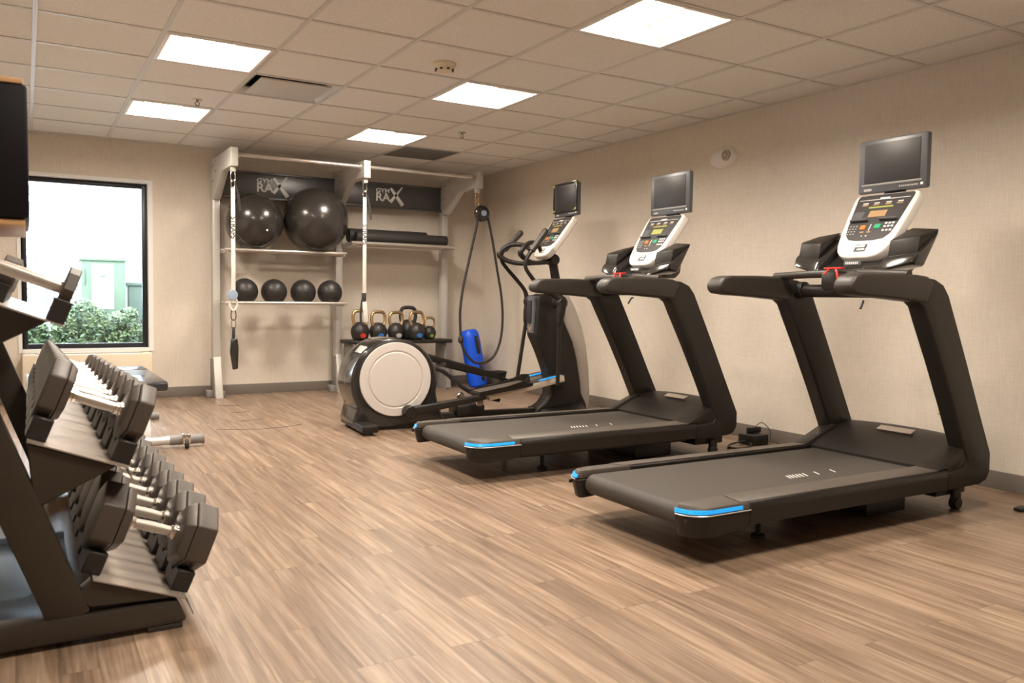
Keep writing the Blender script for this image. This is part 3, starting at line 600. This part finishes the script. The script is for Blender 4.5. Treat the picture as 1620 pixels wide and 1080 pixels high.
# ------------------------------------------------------------------ steel storage rack
XU=[1.545,2.780,4.010]
def gym_rack():
    t=thing('storage_rack','beige steel wall rack with three uprights, overhead bars and shelves','rack',(0,0,0))
    for x in XU:
        MB().bb(x-.035,x+.035,3.52,3.62,.02,2.31,.006).build('upright',m_rack,t)
        MB().bb(x+.040,x+.062,3.64,3.66,.55,2.0,.002).build('slotted_strip',m_rackg,t)
        fb=MB().prism([(3.62,.40),(3.52,.40),(3.40,.0),(3.62,.0)],'x',x-.036,x+.036,.005,2).build('foot',m_rack,t)
        MB().bb(x-.10,x-.037,3.50,3.60,.0,.07,.008).bb(x+.037,x+.075,3.50,3.60,0,.06,.008).build('foot_bracket',m_rackg,fb)
        MB().bb(x-.046,x-.036,3.50,3.62,.07,.38,.002).build('foot_cover',m_rackg,fb)
        pr=[(3.66,2.315),(2.70,2.315),(2.70,2.150),(3.12,2.150),(3.47,1.93),(3.66,1.93)]
        ar=MB().prism(pr,'x',x-.034,x+.034,.006,2).build('arm',m_rack,t)
        b=MB()
        for (yy,zz) in ((3.48,2.25),(3.48,2.10),(3.56,2.25),(3.56,2.10),(3.36,2.28),(3.36,2.18)):
            b.cyl((x,yy,zz),.009,.078,'x',8)
        b.build('bolt',m_rackg,ar)
        MB().bb(x-.02,x+.02,2.74,2.80,2.105,2.15,.004).build('hook_block',m_rack,ar)
    for i in (0,1):
        a,b=XU[i],XU[i+1]
        MB().tube([(a+.034,2.78,2.262),(b-.034,2.78,2.262)],.018,12,False).cyl((a+.045,2.78,2.262),.028,.02,'x',12).cyl((b-.045,2.78,2.262),.028,.02,'x',12).build('pull_up_bar',m_bar,t)
        pn=MB().bb(a+.036,b-.036,3.57,3.60,1.965,2.235,.004).bb(a+.036,b-.036,3.555,3.57,2.215,2.235,.002).bb(a+.036,b-.036,3.555,3.57,1.965,1.985,.002).build('header_panel',m_panelg,t)
        cx=(a+b)/2-.20 if i==0 else (a+b)/2-.20
        cx=2.02 if i==0 else 3.28
        text('GYM',.060,'lettering',m_mark,pn,(cx,3.566,2.152),(R(90),0,0),.002,sx=1.25)
        text('RA',.125,'lettering',m_mark,pn,(cx-.0,3.566,2.080),(R(90),0,0),.002,sx=1.05)
        xm=MB(); X0=cx+.085
        def st(p,q,w0,w1):
            d=Vector((q[0]-p[0],0,q[1]-p[1])).normalized(); nn=Vector((-d.z,0,d.x)); A=Vector((p[0],0,p[1])); B=Vector((q[0],0,q[1]))
            xm.poly([A-nn*w0+Vector((0,3.560,0)),B-nn*w1+Vector((0,3.560,0)),B+nn*w1+Vector((0,3.560,0)),A+nn*w0+Vector((0,3.560,0))],[A-nn*w0+Vector((0,3.567,0)),B-nn*w1+Vector((0,3.567,0)),B+nn*w1+Vector((0,3.567,0)),A+nn*w0+Vector((0,3.567,0))])
        st((X0,2.035),(X0+.14,2.205),.017,.006); st((X0+.005,2.185),(X0+.145,2.005),.013,.022)
        xm.build('lettering',m_mark,pn)
    # shelves: pairs of tubes on brackets
    def shelf(i,z,y0,y1,rr=.016,tray=False):
        a,b=XU[i],XU[i+1]
        s=MB().tube([(a+.02,y0,z),(b-.02,y0,z)],rr,12,False).tube([(a+.02,y1,z),(b-.02,y1,z)],rr,12,False).build('shelf_bars',m_bar,t)
        for x in (a+.045,b-.045): MB().bb(x-.006,x+.006,y0-.01,3.52,z-.028,z+.012,.002).build('shelf_bracket',m_rack,s)
        if tray: MB().poly([(a+.06,y0+.01,z-.006),(b-.04,y0+.01,z-.006),(b-.04,y1,z-.006),(a+.06,y1,z-.006)],[(a+.06,y0+.01,z),(b-.04,y0+.01,z),(b-.04,y1,z),(a+.06,y1,z)]).build('shelf_pan',m_rack,s)
    shelf(0,1.440,3.24,3.43); shelf(0,.935,3.22,3.40); shelf(1,1.555,3.20,3.48,.018,True)
    ks=MB().bb(XU[1]+.0,XU[2]-.05,3.20,3.50,.515,.555,.012).build('kettlebell_shelf',m_black,t)
    MB().bb(XU[1]+.045,XU[1]+.06,3.25,3.50,.10,.51,.003).build('side_panel',m_rackg,ks); MB().bb(XU[2]-.12,XU[2]-.10,3.25,3.50,.0,.51,.003).build('side_panel',m_rackg,ks)
    q=MB(); [q.poly([(XU[2]-.10+.001,3.30+.05*k,.02+.0),(XU[2]-.10+.001,3.315+.05*k,.02),(XU[2]-.10+.001,3.345+.05*k,.14),(XU[2]-.10+.001,3.33+.05*k,.14)],[(XU[2]-.096,3.30+.05*k,.02),(XU[2]-.096,3.315+.05*k,.02),(XU[2]-.096,3.345+.05*k,.14),(XU[2]-.096,3.33+.05*k,.14)]) for k in range(3)]; q.build('vent_slots',m_dark,ks)
    MB().bb(XU[1]+.06,XU[2]-.12,3.44,3.50,.06,.10,.004).build('lower_brace',m_rackg,ks)
    return t
gym_rack()
# balls
def ball(name,x,y,z,r,mt,label,cat,group,valve=False):
    t=thing(name,label,cat,(x,y,z),(0,0,0),group)
    b=MB().sphere((0,0,0),r,48).build('shell',mt,t)
    if valve: MB().cyl((-.02*1,-r*.985,-.0),.010,.01,'y',12).build('valve',m_mark,t).location=(.08,.012,-.09)
    return t
ball('exercise_ball',1.862,3.335,1.717,.275,m_ball,'smaller black exercise ball on the top left shelf, with white valve','exercise ball','exercise balls on the top shelf',True)
ball('exercise_ball',2.470,3.335,1.767,.325,m_ball,'larger black exercise ball on the top left shelf','exercise ball','exercise balls on the top shelf')
for k,(x,lb) in enumerate(((1.765,'black medicine ball behind the hanging white strap, leftmost of its shelf'),(2.045,'second black medicine ball from the left on the lower shelf'),(2.335,'third black medicine ball from the left on the lower shelf'),(2.610,'rightmost black medicine ball on the lower shelf'))):
    t=thing('medicine_ball',lb,'medicine ball',(x,3.31,.935+.109),(0,0,k*.8),'medicine balls on the lower shelf')
    MB().sphere((0,0,0),.125,36).build('shell',m_med,t)
    q=MB()
    for ax in (0,1,2):
        pts=[]
        for j in range(33):
            a=2*PI*j/32; p=[.1255*math.cos(a),.1255*math.sin(a)]; pts.append({0:(p[0],p[1],0),1:(p[0],0,p[1]),2:(0,p[0],p[1])}[ax])
        q.tube(pts,.0016,5,False)
    q.build('seam',m_dark,t)
# mats on the right shelf
t=tag(MB().tube([(2.87,3.27,1.625),(3.90,3.27,1.625)],.053,20,False).build('foam_roller',m_rub),'long black foam roll at the front of the right shelf','foam roll','foam rolls on the right shelf')
t=tag(MB().tube([(2.84,3.42,1.645),(3.72,3.42,1.645)],.072,20,False).build('foam_roller',m_rub),'black foam roll lying behind on the right shelf','foam roll','foam rolls on the right shelf')
# kettlebells
def kettlebell(x,y,s,band,label,rz=0,hm=None):
    t=thing('kettlebell',label,'kettlebell',(x,y,.556),(0,0,rz),'kettlebells on the black shelf')
    r=.085*s
    MB().lathe([(r*.55,0),(r*.8,.01),(r,r*.75),(r*.97,r*1.1),(r*.75,r*1.6),(r*.4,r*1.85),(.002,r*1.9)],n=28).build('bell',m_med,t)
    MB().tube([(-r*.62,0,r*1.55),(-r*.80,0,r*2.2),(-r*.70,0,r*2.85),(-r*.35,0,r*3.05),(r*.35,0,r*3.05),(r*.70,0,r*2.85),(r*.80,0,r*2.2),(r*.62,0,r*1.55)],[.017*s,.015*s,.015*s,.016*s,.016*s,.015*s,.015*s,.017*s],10).build('handle',hm or m_gold,t)
    if band:
        q=MB(); 
        q.lathe([(r*.5,-r*.80),(r*.46,-r*1.005),(.005,-r*1.02)],(0,0,r*.85),'y',20); q.build('badge',band,t).scale=(.7,1,.55)
kettlebell(2.950,3.35,1.16,m_kbred,'brass-handled kettlebell with a red badge, leftmost beside the hanging strap')
kettlebell(3.152,3.35,1.12,m_kbblue,'brass-handled kettlebell with a blue badge, second from the left')
kettlebell(3.352,3.35,1.10,m_greyprint,'brass-handled kettlebell with a grey badge, in the middle of the row')
kettlebell(3.566,3.29,1.12,m_kbblue,'brass-handled kettlebell with a blue badge in front of the dark-handled one')
kettlebell(3.535,3.45,1.30,None,'tall dark-handled kettlebell behind the second blue-badged one',0,m_rub)
kettlebell(3.745,3.35,.88,m_kbgreen,'small kettlebell with a green badge, rightmost on the shelf')
# suspension straps
def carabiner(t,x,y,z,s=1,mt=None):
    MB().tube([(x,y,z),(x+.014*s,y,z-.015*s),(x+.015*s,y,z-.06*s),(x,y,z-.075*s),(x-.015*s,y,z-.06*s),(x-.014*s,y,z-.015*s),(x,y,z)],.0045,8).build('carabiner',mt or m_chrome,t)
def strap(x,lb,ztop,zw0,zend,hand):
    t=thing('suspension_strap',lb,'strap',(x,2.77,0))
    carabiner(t,0,0,ztop,1.2); carabiner(t,0,0,ztop-.075,1.0)
    MB().box((0,0,(ztop-.14+zw0)/2),(.036,.004,ztop-.14-zw0),.001).build('webbing',m_strap,t)
    MB().tube([(.02,-.005,ztop-.12),(.045,-.01,ztop-.20),(.062,-.01,ztop-.33),(.055,-.01,ztop-.35),(.050,-.01,ztop-.32),(.035,-.01,ztop-.2)],.006,6).build('cinch_tail',m_rub,t)
    text('STRAPS',.060,'lettering',m_bezel,t,(0,-.003,ztop-.50),(R(90),R(90),0),.0005)
    if hand:
        MB().cyl((-.01,-.012,zw0+.02),.045,.03,'y',20,.3).build('disc_anchor',m_metalb,t)
        MB().tube([(0,0,zw0-.0),(.028,0,zw0-.03),(.028,0,zw0-.09),(0,0,zw0-.12),(-.028,0,zw0-.09),(-.028,0,zw0-.03),(0,0,zw0)],.010,8).build('loop',m_strap,t)
        carabiner(t,0,0,zw0-.11,1.3,m_black); carabiner(t,0,0,zw0-.20,1.2,m_rackg)
        MB().box((0,0,zw0-.32),(.028,.008,.10),.002).build('buckle_strap',m_rub,t)
        MB().prism([(-.030,zw0-.37),(.030,zw0-.37),(.042,zw0-.45),(.036,zend),(-.008,zend-.01),(-.034,zw0-.50)],'y',-.022,.022,.008,2).build('handle',m_blackg,t)
    else:
        MB().box((-.005,0,zw0-.02),(.045,.012,.09),.003).build('buckle',m_rub,t)
        MB().box((.008,-.008,zw0-.16),(.045,.006,.20),.002,Matrix.Rotation(R(-6),3,'Y')).build('end_webbing',m_strap,t)
        MB().tube([(-.02,0,zw0-.04),(-.035,0,zw0-.16),(-.03,0,zw0-.27),(0,0,zw0-.29)],.012,8).build('handle',m_rub,t)
    return t
strap(XU[0],'white suspension strap with black handle hanging in front of the left upright',2.11,.99,.345,True)
strap(XU[1],'white suspension strap hanging between the two rack bays above the kettlebells',2.11,1.02,.70,False)
# rope loop on pulley
t=thing('pulley_rope','black rope loop hanging from a round pulley at the right end of the rack','rope',(XU[2],2.77,0))
carabiner(t,0,0,2.11,1.3,m_gold); carabiner(t,0,0,2.04,1.2,m_gold)
q=MB().sphere((.06,0,1.895),.088,28,(1,.5,1)); q.build('pulley',m_blackg,t)
MB().cyl((.06,-.044,1.895),.030,.01,'y',20).build('pulley_hub',m_metalb,t)
MB().tube([(-.005,0,1.86),(.005,0,1.797),(-.045,0,1.58),(-.10,0,1.346),(-.155,0,1.1),(-.183,0,.885),(-.180,0,.70),(-.165,0,.555),(-.125,0,.45),(-.073,0,.385),(-.01,0,.335),(.064,0,.324),(.14,0,.335),(.216,0,.385),(.275,0,.48),(.313,0,.616),(.326,0,.819),(.305,0,1.05),(.256,0,1.29),(.189,0,1.621),(.141,0,1.818),(.12,0,1.87)],.0135,10).build('rope',m_rub,t)
MB().sphere((-.172,0,.575),.032,14,(1,1,1.4)).build('rope_joint',m_rub,t)
# blue bag
t=thing('sandbag','bright blue cylindrical sandbag leaning in the back right corner','sandbag',(4.355,3.33,.008),(R(-6),R(-9),0))
bd=MB().lathe([(.085,.0),(.105,.02),(.11,.06),(.11,.56),(.105,.61),(.08,.645),(.03,.655)],n=28).build('body',m_bag,t)
MB().lathe([(.1115,.33),(.1125,.335),(.1125,.35),(.1115,.355)],n=28).build('seam_band',m_bag,bd)
for z in (.47,.16): MB().tube([(.02,-.105,z+.08),(.02,-.135,z+.05),(.02,-.135,z-.05),(.02,-.105,z-.08)],.013,8).bb(.0,.04,-.114,-.108,z-.10,z+.10).build('handle',m_rub,bd)

# ------------------------------------------------------------------ dumbbell rack and dumbbells
TH=R(21); U=Vector((-math.cos(TH),0,math.sin(TH))); NV=Vector((math.sin(TH),0,math.cos(TH)))
tiers=[dict(name='bottom',xr=.352,zr=.092,w=.275,y0=-2.24,y1=-.10),dict(name='middle',xr=.192,zr=.512,w=.275,y0=-2.24,y1=-.10),dict(name='top',xr=.024,zr=.940,w=.34,y0=-2.46,y1=-.30)]
rk=thing('dumbbell_rack','bronze three-tier dumbbell rack with angled trays along the left wall','dumbbell rack',(0,0,0))
def saddle(y,base,r_off,s):
    pass
NB=10
def head_profile(): pass
def dumb(r,ht,hl,rh=.0165,inner=True):
    """returns list of (name, mesh, material) centred, axis x"""
    parts=[]
    for sx in (-1,1):
        h=MB()
        def ring(x,rr): return [(sx*x,rr*math.sin(2*PI*k/6),rr*math.cos(2*PI*k/6)) for k in range(6)]
        x0=hl/2; 
        h.poly(ring(x0,r*.80),ring(x0+ht*.30,r*.96),.004,2)
        h.poly(ring(x0+ht*.32,r*.985),ring(x0+ht,r*.97),.007,3)
        parts.append(('head',h,m_head))
    k=MB(); k.lathe([(rh,-hl/2-.004),(rh,-hl/2+.02),(rh*.92,-hl/2+.03),(rh*1.05,0),(rh*.92,hl/2-.03),(rh,hl/2-.02),(rh,hl/2+.004)],(0,0,0),'x',20)
    parts.append(('handle',k,m_handle))
    for sx in (-1,1):
        k=MB(); k.lathe([(rh,hl/2-.024),(rh*1.2,hl/2-.022),(rh*1.2,hl/2-.014),(rh*1.05,hl/2-.012),(rh*1.45,hl/2-.010),(rh*1.45,hl/2-.001),(rh,hl/2)] if sx>0 else [(rh,-hl/2),(rh*1.45,-hl/2+.001),(rh*1.45,-hl/2+.010),(rh*1.05,-hl/2+.012),(rh*1.2,-hl/2+.014),(rh*1.2,-hl/2+.022),(rh,-hl/2+.024)],(0,0,0),'x',20)
        parts.append(('collar',k,m_chrome))
    return parts
ORD=['nearest','second','third','fourth','fifth','sixth','seventh','eighth','ninth','farthest']
sizes={'bottom':lambda i:(.112-.0015*i,.098-.003*i,.155),'middle':lambda i:(.098-.0022*i,.072-.003*i,.155)}
def add_saddle(c,y,par,wx=.055):
    s=MB(); O=Vector(c)
    def P(a,b,h): return O-U*a+Vector((0,b,0))+NV*h
    pf=[(-.070,.0),(.070,.0),(.080,.066),(.072,.070),(.034,.0655),(0,.0465),(-.034,.0655),(-.072,.070),(-.080,.066)]
    s.poly([P(-wx/2,b,h) for b,h in pf],[P(wx/2,b,h) for b,h in pf],.003,1)
    return s.build('saddle',m_saddle,par)
for ti in tiers[:2]:
    O=Vector((ti['xr'],0,ti['zr']))+U*(ti['w']/2)
    A=Vector((ti['xr'],0,ti['zr'])); B=A+U*ti['w']
    tr=MB()
    dn=NV*-.004
    tr.poly([A+Vector((0,ti['y0'],0))+dn,A+Vector((0,ti['y1'],0))+dn,B+Vector((0,ti['y1'],0))+dn,B+Vector((0,ti['y0'],0))+dn],[A+Vector((0,ti['y0'],0)),A+Vector((0,ti['y1'],0)),B+Vector((0,ti['y1'],0)),B+Vector((0,ti['y0'],0))])
    # front lip (folded down) 
    l0=A+Vector((0,ti['y0'],0)); l1=A+Vector((0,ti['y1'],0)); lip=Vector((.02,0,-.055))
    tr.poly([l0,l1,l1+lip,l0+lip],[l0-U*-.004,l1-U*-.004,l1+lip+U*.004,l0+lip+U*.004])
    tray=tr.build('tray',m_tray,rk)
    for i in range(NB):
        y=-2.12+.205*i; r,ht,hl=sizes[ti['name']](i)
        O=Vector((ti['xr'],0,ti['zr']))+U*(ti['w']/2+(.012 if ti['name']=='bottom' else 0))
        c=O+NV*(r+.047)
        lb='%s black hexagonal dumbbell with steel handle on the %s tier of the rack'%(ORD[i],ti['name'])
        t=thing('dumbbell',lb,'dumbbell',(c.x,y,c.z),(0,TH,0),'dumbbells on the %s tier'%ti['name'])
        for nm,mb,mt in dumb(r,ht,hl): mb.build(nm,mt,t)
        for sx in (-1,1): add_saddle(O-U*(sx*(hl/2+ht*.55))+Vector((0,y,0))*1.0,y,tray)
# top tier: one long dumbbell in front, short light ones behind
ti=tiers[2]; A=Vector((ti['xr'],0,ti['zr'])); B=A+U*ti['w']; dn=NV*-.004
tr=MB(); tr.poly([A+Vector((0,ti['y0'],0))+dn,A+Vector((0,ti['y1'],0))+dn,B+Vector((0,ti['y1'],0))+dn,B+Vector((0,ti['y0'],0))+dn],[A+Vector((0,ti['y0'],0)),A+Vector((0,ti['y1'],0)),B+Vector((0,ti['y1'],0)),B+Vector((0,ti['y0'],0))])
l0=A+Vector((0,ti['y0'],0)); l1=A+Vector((0,ti['y1'],0)); 
tray=tr.build('tray',m_tray,rk)
r=.062; hl=.21
hc=A+U*.022
c=hc+U*(hl/2+.014)+NV*(r+.030)
t=thing('dumbbell','slim round-headed dumbbell at the near end of the top tier','dumbbell',(c.x,-2.36,c.z),(0,TH,0))
for sx in (-1,1):
    h=MB(); h.cyl((sx*(hl/2+.014),0,0),r,.030,'x',8,.2); h.build('head',m_head,t)
MB().lathe([(.017,-hl/2),(.018,0),(.017,hl/2)],(0,0,0),'x',20).build('handle',m_handle,t)
s=MB(); 
def PT(a,b,h,O): return O-U*a+Vector((0,b,0))+NV*h
for off in (0,hl+.028):
    O=hc+U*off+Vector((0,-2.36,0)); pf=[(-.06,0),(.06,0),(.066,.062),(.058,.062),(0,.029),(-.058,.062),(-.066,.062)]
    s=MB().poly([PT(-.022,b,h,O) for b,h in pf],[PT(.022,b,h,O) for b,h in pf],.003,1); s.build('saddle',m_saddle,tray)
for i in range(8):
    y=-2.14+.135*i; r=.052; hl=.10; O=A+U*(.155+.085)
    c=O+NV*(r+.029)
    t=thing('dumbbell','small light dumbbell on the top tier behind the slim one, %s from the near end'%ORD[i],'dumbbell',(c.x,y,c.z),(0,TH,0),'small dumbbells on the top tier')
    for sx in (-1,1):
        h=MB(); h.cyl((sx*(hl/2+.022),0,0),r,.044,'x',8,.15); h.build('head',m_head,t)
    MB().lathe([(.015,-hl/2),(.016,0),(.015,hl/2)],(0,0,0),'x',16).build('handle',m_handle,t)
    for sx in (-1,1):
        Oq=O-U*(sx*(hl/2+.022))+Vector((0,y,0)); pf=[(-.055,0),(.055,0),(.060,.052),(.052,.052),(0,.028),(-.052,.052),(-.060,.052)]
        MB().poly([PT(-.018,b,h,Oq) for b,h in pf],[PT(.018,b,h,Oq) for b,h in pf],.002,1).build('saddle',m_saddle,tray)
# rack frames (near and far end)
for yf,nm in ((-2.20,0),(-.16,1)):
    ft=MB(); ft.poly([(-.50,yf-.035,.035),(.345,yf-.035,.035),(.372,yf-.035,.0+.012),(-.50,yf-.035,.012)],[(-.50,yf+.035,.035),(.345,yf+.035,.035),(.372,yf+.035,.012),(-.50,yf+.035,.012)]) if False else None
    ft.prism([(-.50,.018),(.345,.018),(.352,.03),(.325,.088),(-.50,.088)],'y',yf-.038,yf+.038,.008,2); ft.build('base_foot',m_drack,rk)
    MB().bb(.24,.34,yf-.035,yf+.035,0,.018,.003).bb(-.48,-.38,yf-.035,yf+.035,0,.018,.003).build('rubber_pad',m_rub,rk)
    po=MB()
    d=Vector((-math.sin(R(20)),0,math.cos(R(20)))); q=Vector((math.cos(R(20)),0,math.sin(R(20))))
    b0=Vector((.035,0,.075)); 
    po.poly([b0-q*.055+Vector((0,yf-.03,0)),b0+q*.055+Vector((0,yf-.03,0)),b0+q*.055+d*1.15+Vector((0,yf-.03,0)),b0-q*.055+d*1.15+Vector((0,yf-.03,0))],[b0-q*.055+Vector((0,yf+.03,0)),b0+q*.055+Vector((0,yf+.03,0)),b0+q*.055+d*1.15+Vector((0,yf+.03,0)),b0-q*.055+d*1.15+Vector((0,yf+.03,0))],.006,2)
    po.build('post',m_drack,rk)
    # gussets carrying the trays
    for ti in tiers:
        A=Vector((ti['xr'],0,ti['zr']))-NV*.006; 
        yy=yf
        zc=ti['zr']; pb=b0+d*((zc-b0.z)/d.z)
        G=[A+U*.03, A+U*(ti['w']), b0+q*.05+d*((zc-.06-b0.z)/d.z) , b0+q*.05+d*((zc-.11-b0.z)/d.z)] if ti['name']!='bottom' else [A+U*.02,A+U*ti['w'],b0+q*.03+d*.06,b0+q*.06+d*.01]
        MB().poly([g+Vector((0,yy-.028,0)) for g in G],[g+Vector((0,yy+.028,0)) for g in G],.004,1).build('gusset',m_drack,rk)
MB().bb(-.47,-.41,-2.16,-.20,.03,.08,.006).build('rear_stretcher',m_drack,rk)
MB().bb(-.40,-.36,-2.17,-.19,.78,.86,.006).build('back_panel',m_drack,rk)
# platform on the floor behind the rack foot
t=thing('exercise_platform','low blue-grey exercise platform with metal rims under the dumbbell rack','platform',(0,0,0))
MB().bb(-.57,.055,-2.10,-1.20,.012,.050,.004).build('top_pad',m_mat,t)
MB().bb(-.57,.055,-2.14,-2.10,.0,.066,.008).build('rim',m_metalb,t)
MB().bb(-.57,.055,-1.20,-1.16,.0,.070,.008).build('rim',m_metalb,t)
# wall cabinet above
t=thing('wall_cabinet','black-fronted cabinet with tan top and underside above the dumbbell rack','cabinet',(0,0,0))
MB().bb(XL,-.050,-2.33,-1.70,1.222,1.572,.008).build('body',m_boxblk,t)
MB().bb(XL,-.060,-2.32,-1.72,1.203,1.219,.003).build('underside',m_tan,t)
MB().bb(XL,-.060,-2.33,-1.72,1.574,1.588,.003).build('top_edge',m_tan,t)

# ------------------------------------------------------------------ bench
t=thing('weight_bench','flat black weight bench with roller foot behind the dumbbells','bench',(.60,.90,0))
MB().bb(-.14,.14,.02,.98,.375,.440,.016).build('backrest',m_vinylblk,t)
MB().bb(-.14,.14,1.02,1.34,.375,.440,.016).build('seat',m_vinylblk,t)
MB().bb(-.03,.03,.06,1.30,.315,.375,.006).build('spine',m_silver,t)
MB().poly([(-.03,.10,.32),(.03,.10,.32),(.03,.16,.32),(-.03,.16,.32)],[(-.03,-.01,.07),(.03,-.01,.07),(.03,.05,.07),(-.03,.05,.07)],.004).build('leg',m_silver,t)
MB().poly([(-.03,1.20,.32),(.03,1.20,.32),(.03,1.26,.32),(-.03,1.26,.32)],[(-.03,1.32,.06),(.03,1.32,.06),(.03,1.38,.06),(-.03,1.38,.06)],.004).build('leg',m_silver,t)
MB().tube([(-.30,0,.052),(.14,0,.052)],.030,16,False).build('foot_tube',m_silver,t)
MB().tube([(.14,0,.052),(.345,0,.052)],.034,16,False).cyl((.35,0,.052),.037,.012,'x',16).build('foot_sleeve',m_rackg,t)
MB().bb(.215,.265,-.055,.02,.03,.095,.006).build('wheel_bracket',m_chrome,t)
MB().cyl((.24,-.055,.030),.030,.022,'x',20).build('wheel',m_rub,t)
MB().tube([(-.25,1.35,.032),(.25,1.35,.032)],.030,16,False).build('rear_foot_tube',m_rackg,t)
# wall air unit under the window
t=thing('wall_air_unit','cream through-wall air conditioner under the window','air conditioner',(0,0,0))
MB().bb(-.10,.962,3.50,3.717,.13,.455,.018).build('cabinet',m_ac,t)
MB().bb(.0,.88,3.535,3.66,.4555,.459,.001).build('top_grille',m_rackg,t)
q=MB(); [q.bb(.02,.86,3.545+k*.018,3.551+k*.018,.459,.465) for k in range(6)]; q.build('louvre',m_ac,t)

# floor exercise markings
def arc(pts,w=.006):
    q=MB()
    for (x0,y0),(x1,y1) in zip(pts,pts[1:]):
        d=Vector((x1-x0,y1-y0,0)).normalized(); n=Vector((-d.y,d.x,0))*w
        q.poly([Vector((x0,y0,.0005))-n,Vector((x1,y1,.0005))-n,Vector((x1,y1,.0005))+n,Vector((x0,y0,.0005))+n],[Vector((x0,y0,.0015))-n,Vector((x1,y1,.0015))-n,Vector((x1,y1,.0015))+n,Vector((x0,y0,.0015))+n])
    return q
for a,b,l in (((1.436,2.915),(1.60,2.83),'dark dash on the floor closest to the rack'),((1.437,2.38),(1.60,2.40),'middle dark dash on the floor in front of the rack'),((1.417,1.877),(1.60,1.93),'dark dash on the floor just behind the curved line')):
    tag(arc([a,b]).build('floor_mark',m_line),l,'floor marking','floor markings')
tag(arc([(1.159,1.548),(1.33,1.45),(1.495,1.421),(1.66,1.45),(1.803,1.515)]).build('floor_mark',m_line),'long curved dark line on the floor in front of the rack','floor marking','floor markings')

# power boxes
t=thing('power_box','black power box with looped cable by the right wall behind the second treadmill','power box',(4.44,-.72,0))
MB().bb(-.10,.06,-.07,.07,0,.075,.008).build('case',m_black,t)
MB().bb(-.04,.08,.02,.05,.075,.115,.004).build('bracket',m_black,t)
MB().tube([(-.10,0,.03),(-.22,.02,.012),(-.32,-.06,.010),(-.27,-.12,.010),(-.15,-.10,.010),(-.10,-.05,.02)],.007,8).build('cable',m_rub,t)
MB().tube([(.02,.03,.11),(.06,.0,.15),(.10,-.04,.10),(.09,-.06,.03)],.003,6).build('thin_wire',m_rub,t)
t=tag(MB().bb(4.40,4.56,.55,.68,0,.06,.006).build('power_adapter',m_black),'black power adapter on the floor behind the elliptical tower','power adapter')
t=tag(MB().prism([(4.17,-2.70),(4.40,-2.76),(4.42,-2.72),(4.24,-2.655),(4.18,-2.66)],'z',0,.016,.004).build('rubber_foot',m_black),'flat dark rubber foot on the floor at the right edge','rubber foot')

# ------------------------------------------------------------------ outdoors
tag(MB().bb(-8,10,YW+.16,16,-.3,-.15).build('trim_3',m_ground),kind='structure')
t=tag(MB().bb(-6,8,11.0,11.4,-.15,6).build('building',m_brickw),'pale brick building seen through the window','building')
t=thing('utility_cabinet','pale green utility cabinet with white notice outside the window','utility cabinet',(0,0,0))
MB().bb(.53,1.03,6.6,7.2,-.15,1.40,.01).bb(.51,1.05,6.58,7.22,1.40,1.43,.006).build('body',m_util,t)
MB().bb(.648,.892,6.590,6.60,.80,1.36).build('notice',m_mark,t)
MB().lathe([(.085,6.588),(.085,6.5895)],(.775,0,1.20),'y',28).build('notice_ring',m_greyprint,t)
MB().lathe([(.075,6.586),(.075,6.588)],(.775,0,1.20),'y',28).build('notice_disc',m_mark,t)
MB().bb(.735,.80,6.584,6.586,1.19,1.225).build('notice_mark',m_util2,t)
MB().bb(.555,.57,6.585,6.6,1.10,1.30).build('hinge',m_util2,t)
t=tag(MB().bb(1.10,2.3,7.0,7.6,-.15,1.10,.01).bb(1.08,2.32,6.98,7.62,1.10,1.14,.004).build('utility_cabinet',m_util2),'low grey-green utility box right of the tall one outside','utility cabinet')
tag(MB().bb(-3,1.0,9.0,9.25,-.15,1.245,.01).build('garden_wall',m_brickw),'low pale wall behind the green utility cabinet outside','wall')
def shrub(cx,cy,w,h,label,seed):
    rnd=random.Random(seed); t=thing('shrub',label,'shrub',(cx,cy,-.15),(0,0,0),'shrubs outside the window')
    st=MB()
    for k in range(16):
        a=rnd.uniform(-1,1); st.tube([(a*.15,rnd.uniform(-.1,.1),0),(a*w*.3,rnd.uniform(-.2,.2),h*.45),(a*w*.5,rnd.uniform(-.2,.2),h*.85)],[.015,.010,.004],5)
    st.build('stems',m_twig,t)
    lf=MB()
    for k in range(8500):
        u=rnd.uniform(-1,1); v_=rnd.uniform(-1,1); top=h*(.90+.08*math.sin(u*5+seed)+.06*rnd.random())*(1-.12*u*u)
        z=top*(rnd.random()**.6); x=u*w*.5; y=v_*.32*(1-.3*abs(u)); s=rnd.uniform(.018,.038)
        d=Vector((rnd.uniform(-1,1),rnd.uniform(-1,1),rnd.uniform(-.3,1))).normalized(); e=d.orthogonal().normalized()
        p=Vector((x,y,z)); lf.quad([p-d*s,p+e*s*.5,p+d*s,p-e*s*.5])
    lf.build('foliage',m_leaf,t,flat=True)
shrub(.62,5.7,.88,1.06,'bushy green shrub outside in front of the utility cabinet',3)
shrub(-.28,5.8,.88,.92,'green shrub outside at the left end of the window',5)
shrub(1.52,5.75,.88,1.00,'green shrub outside at the right end of the window',9)
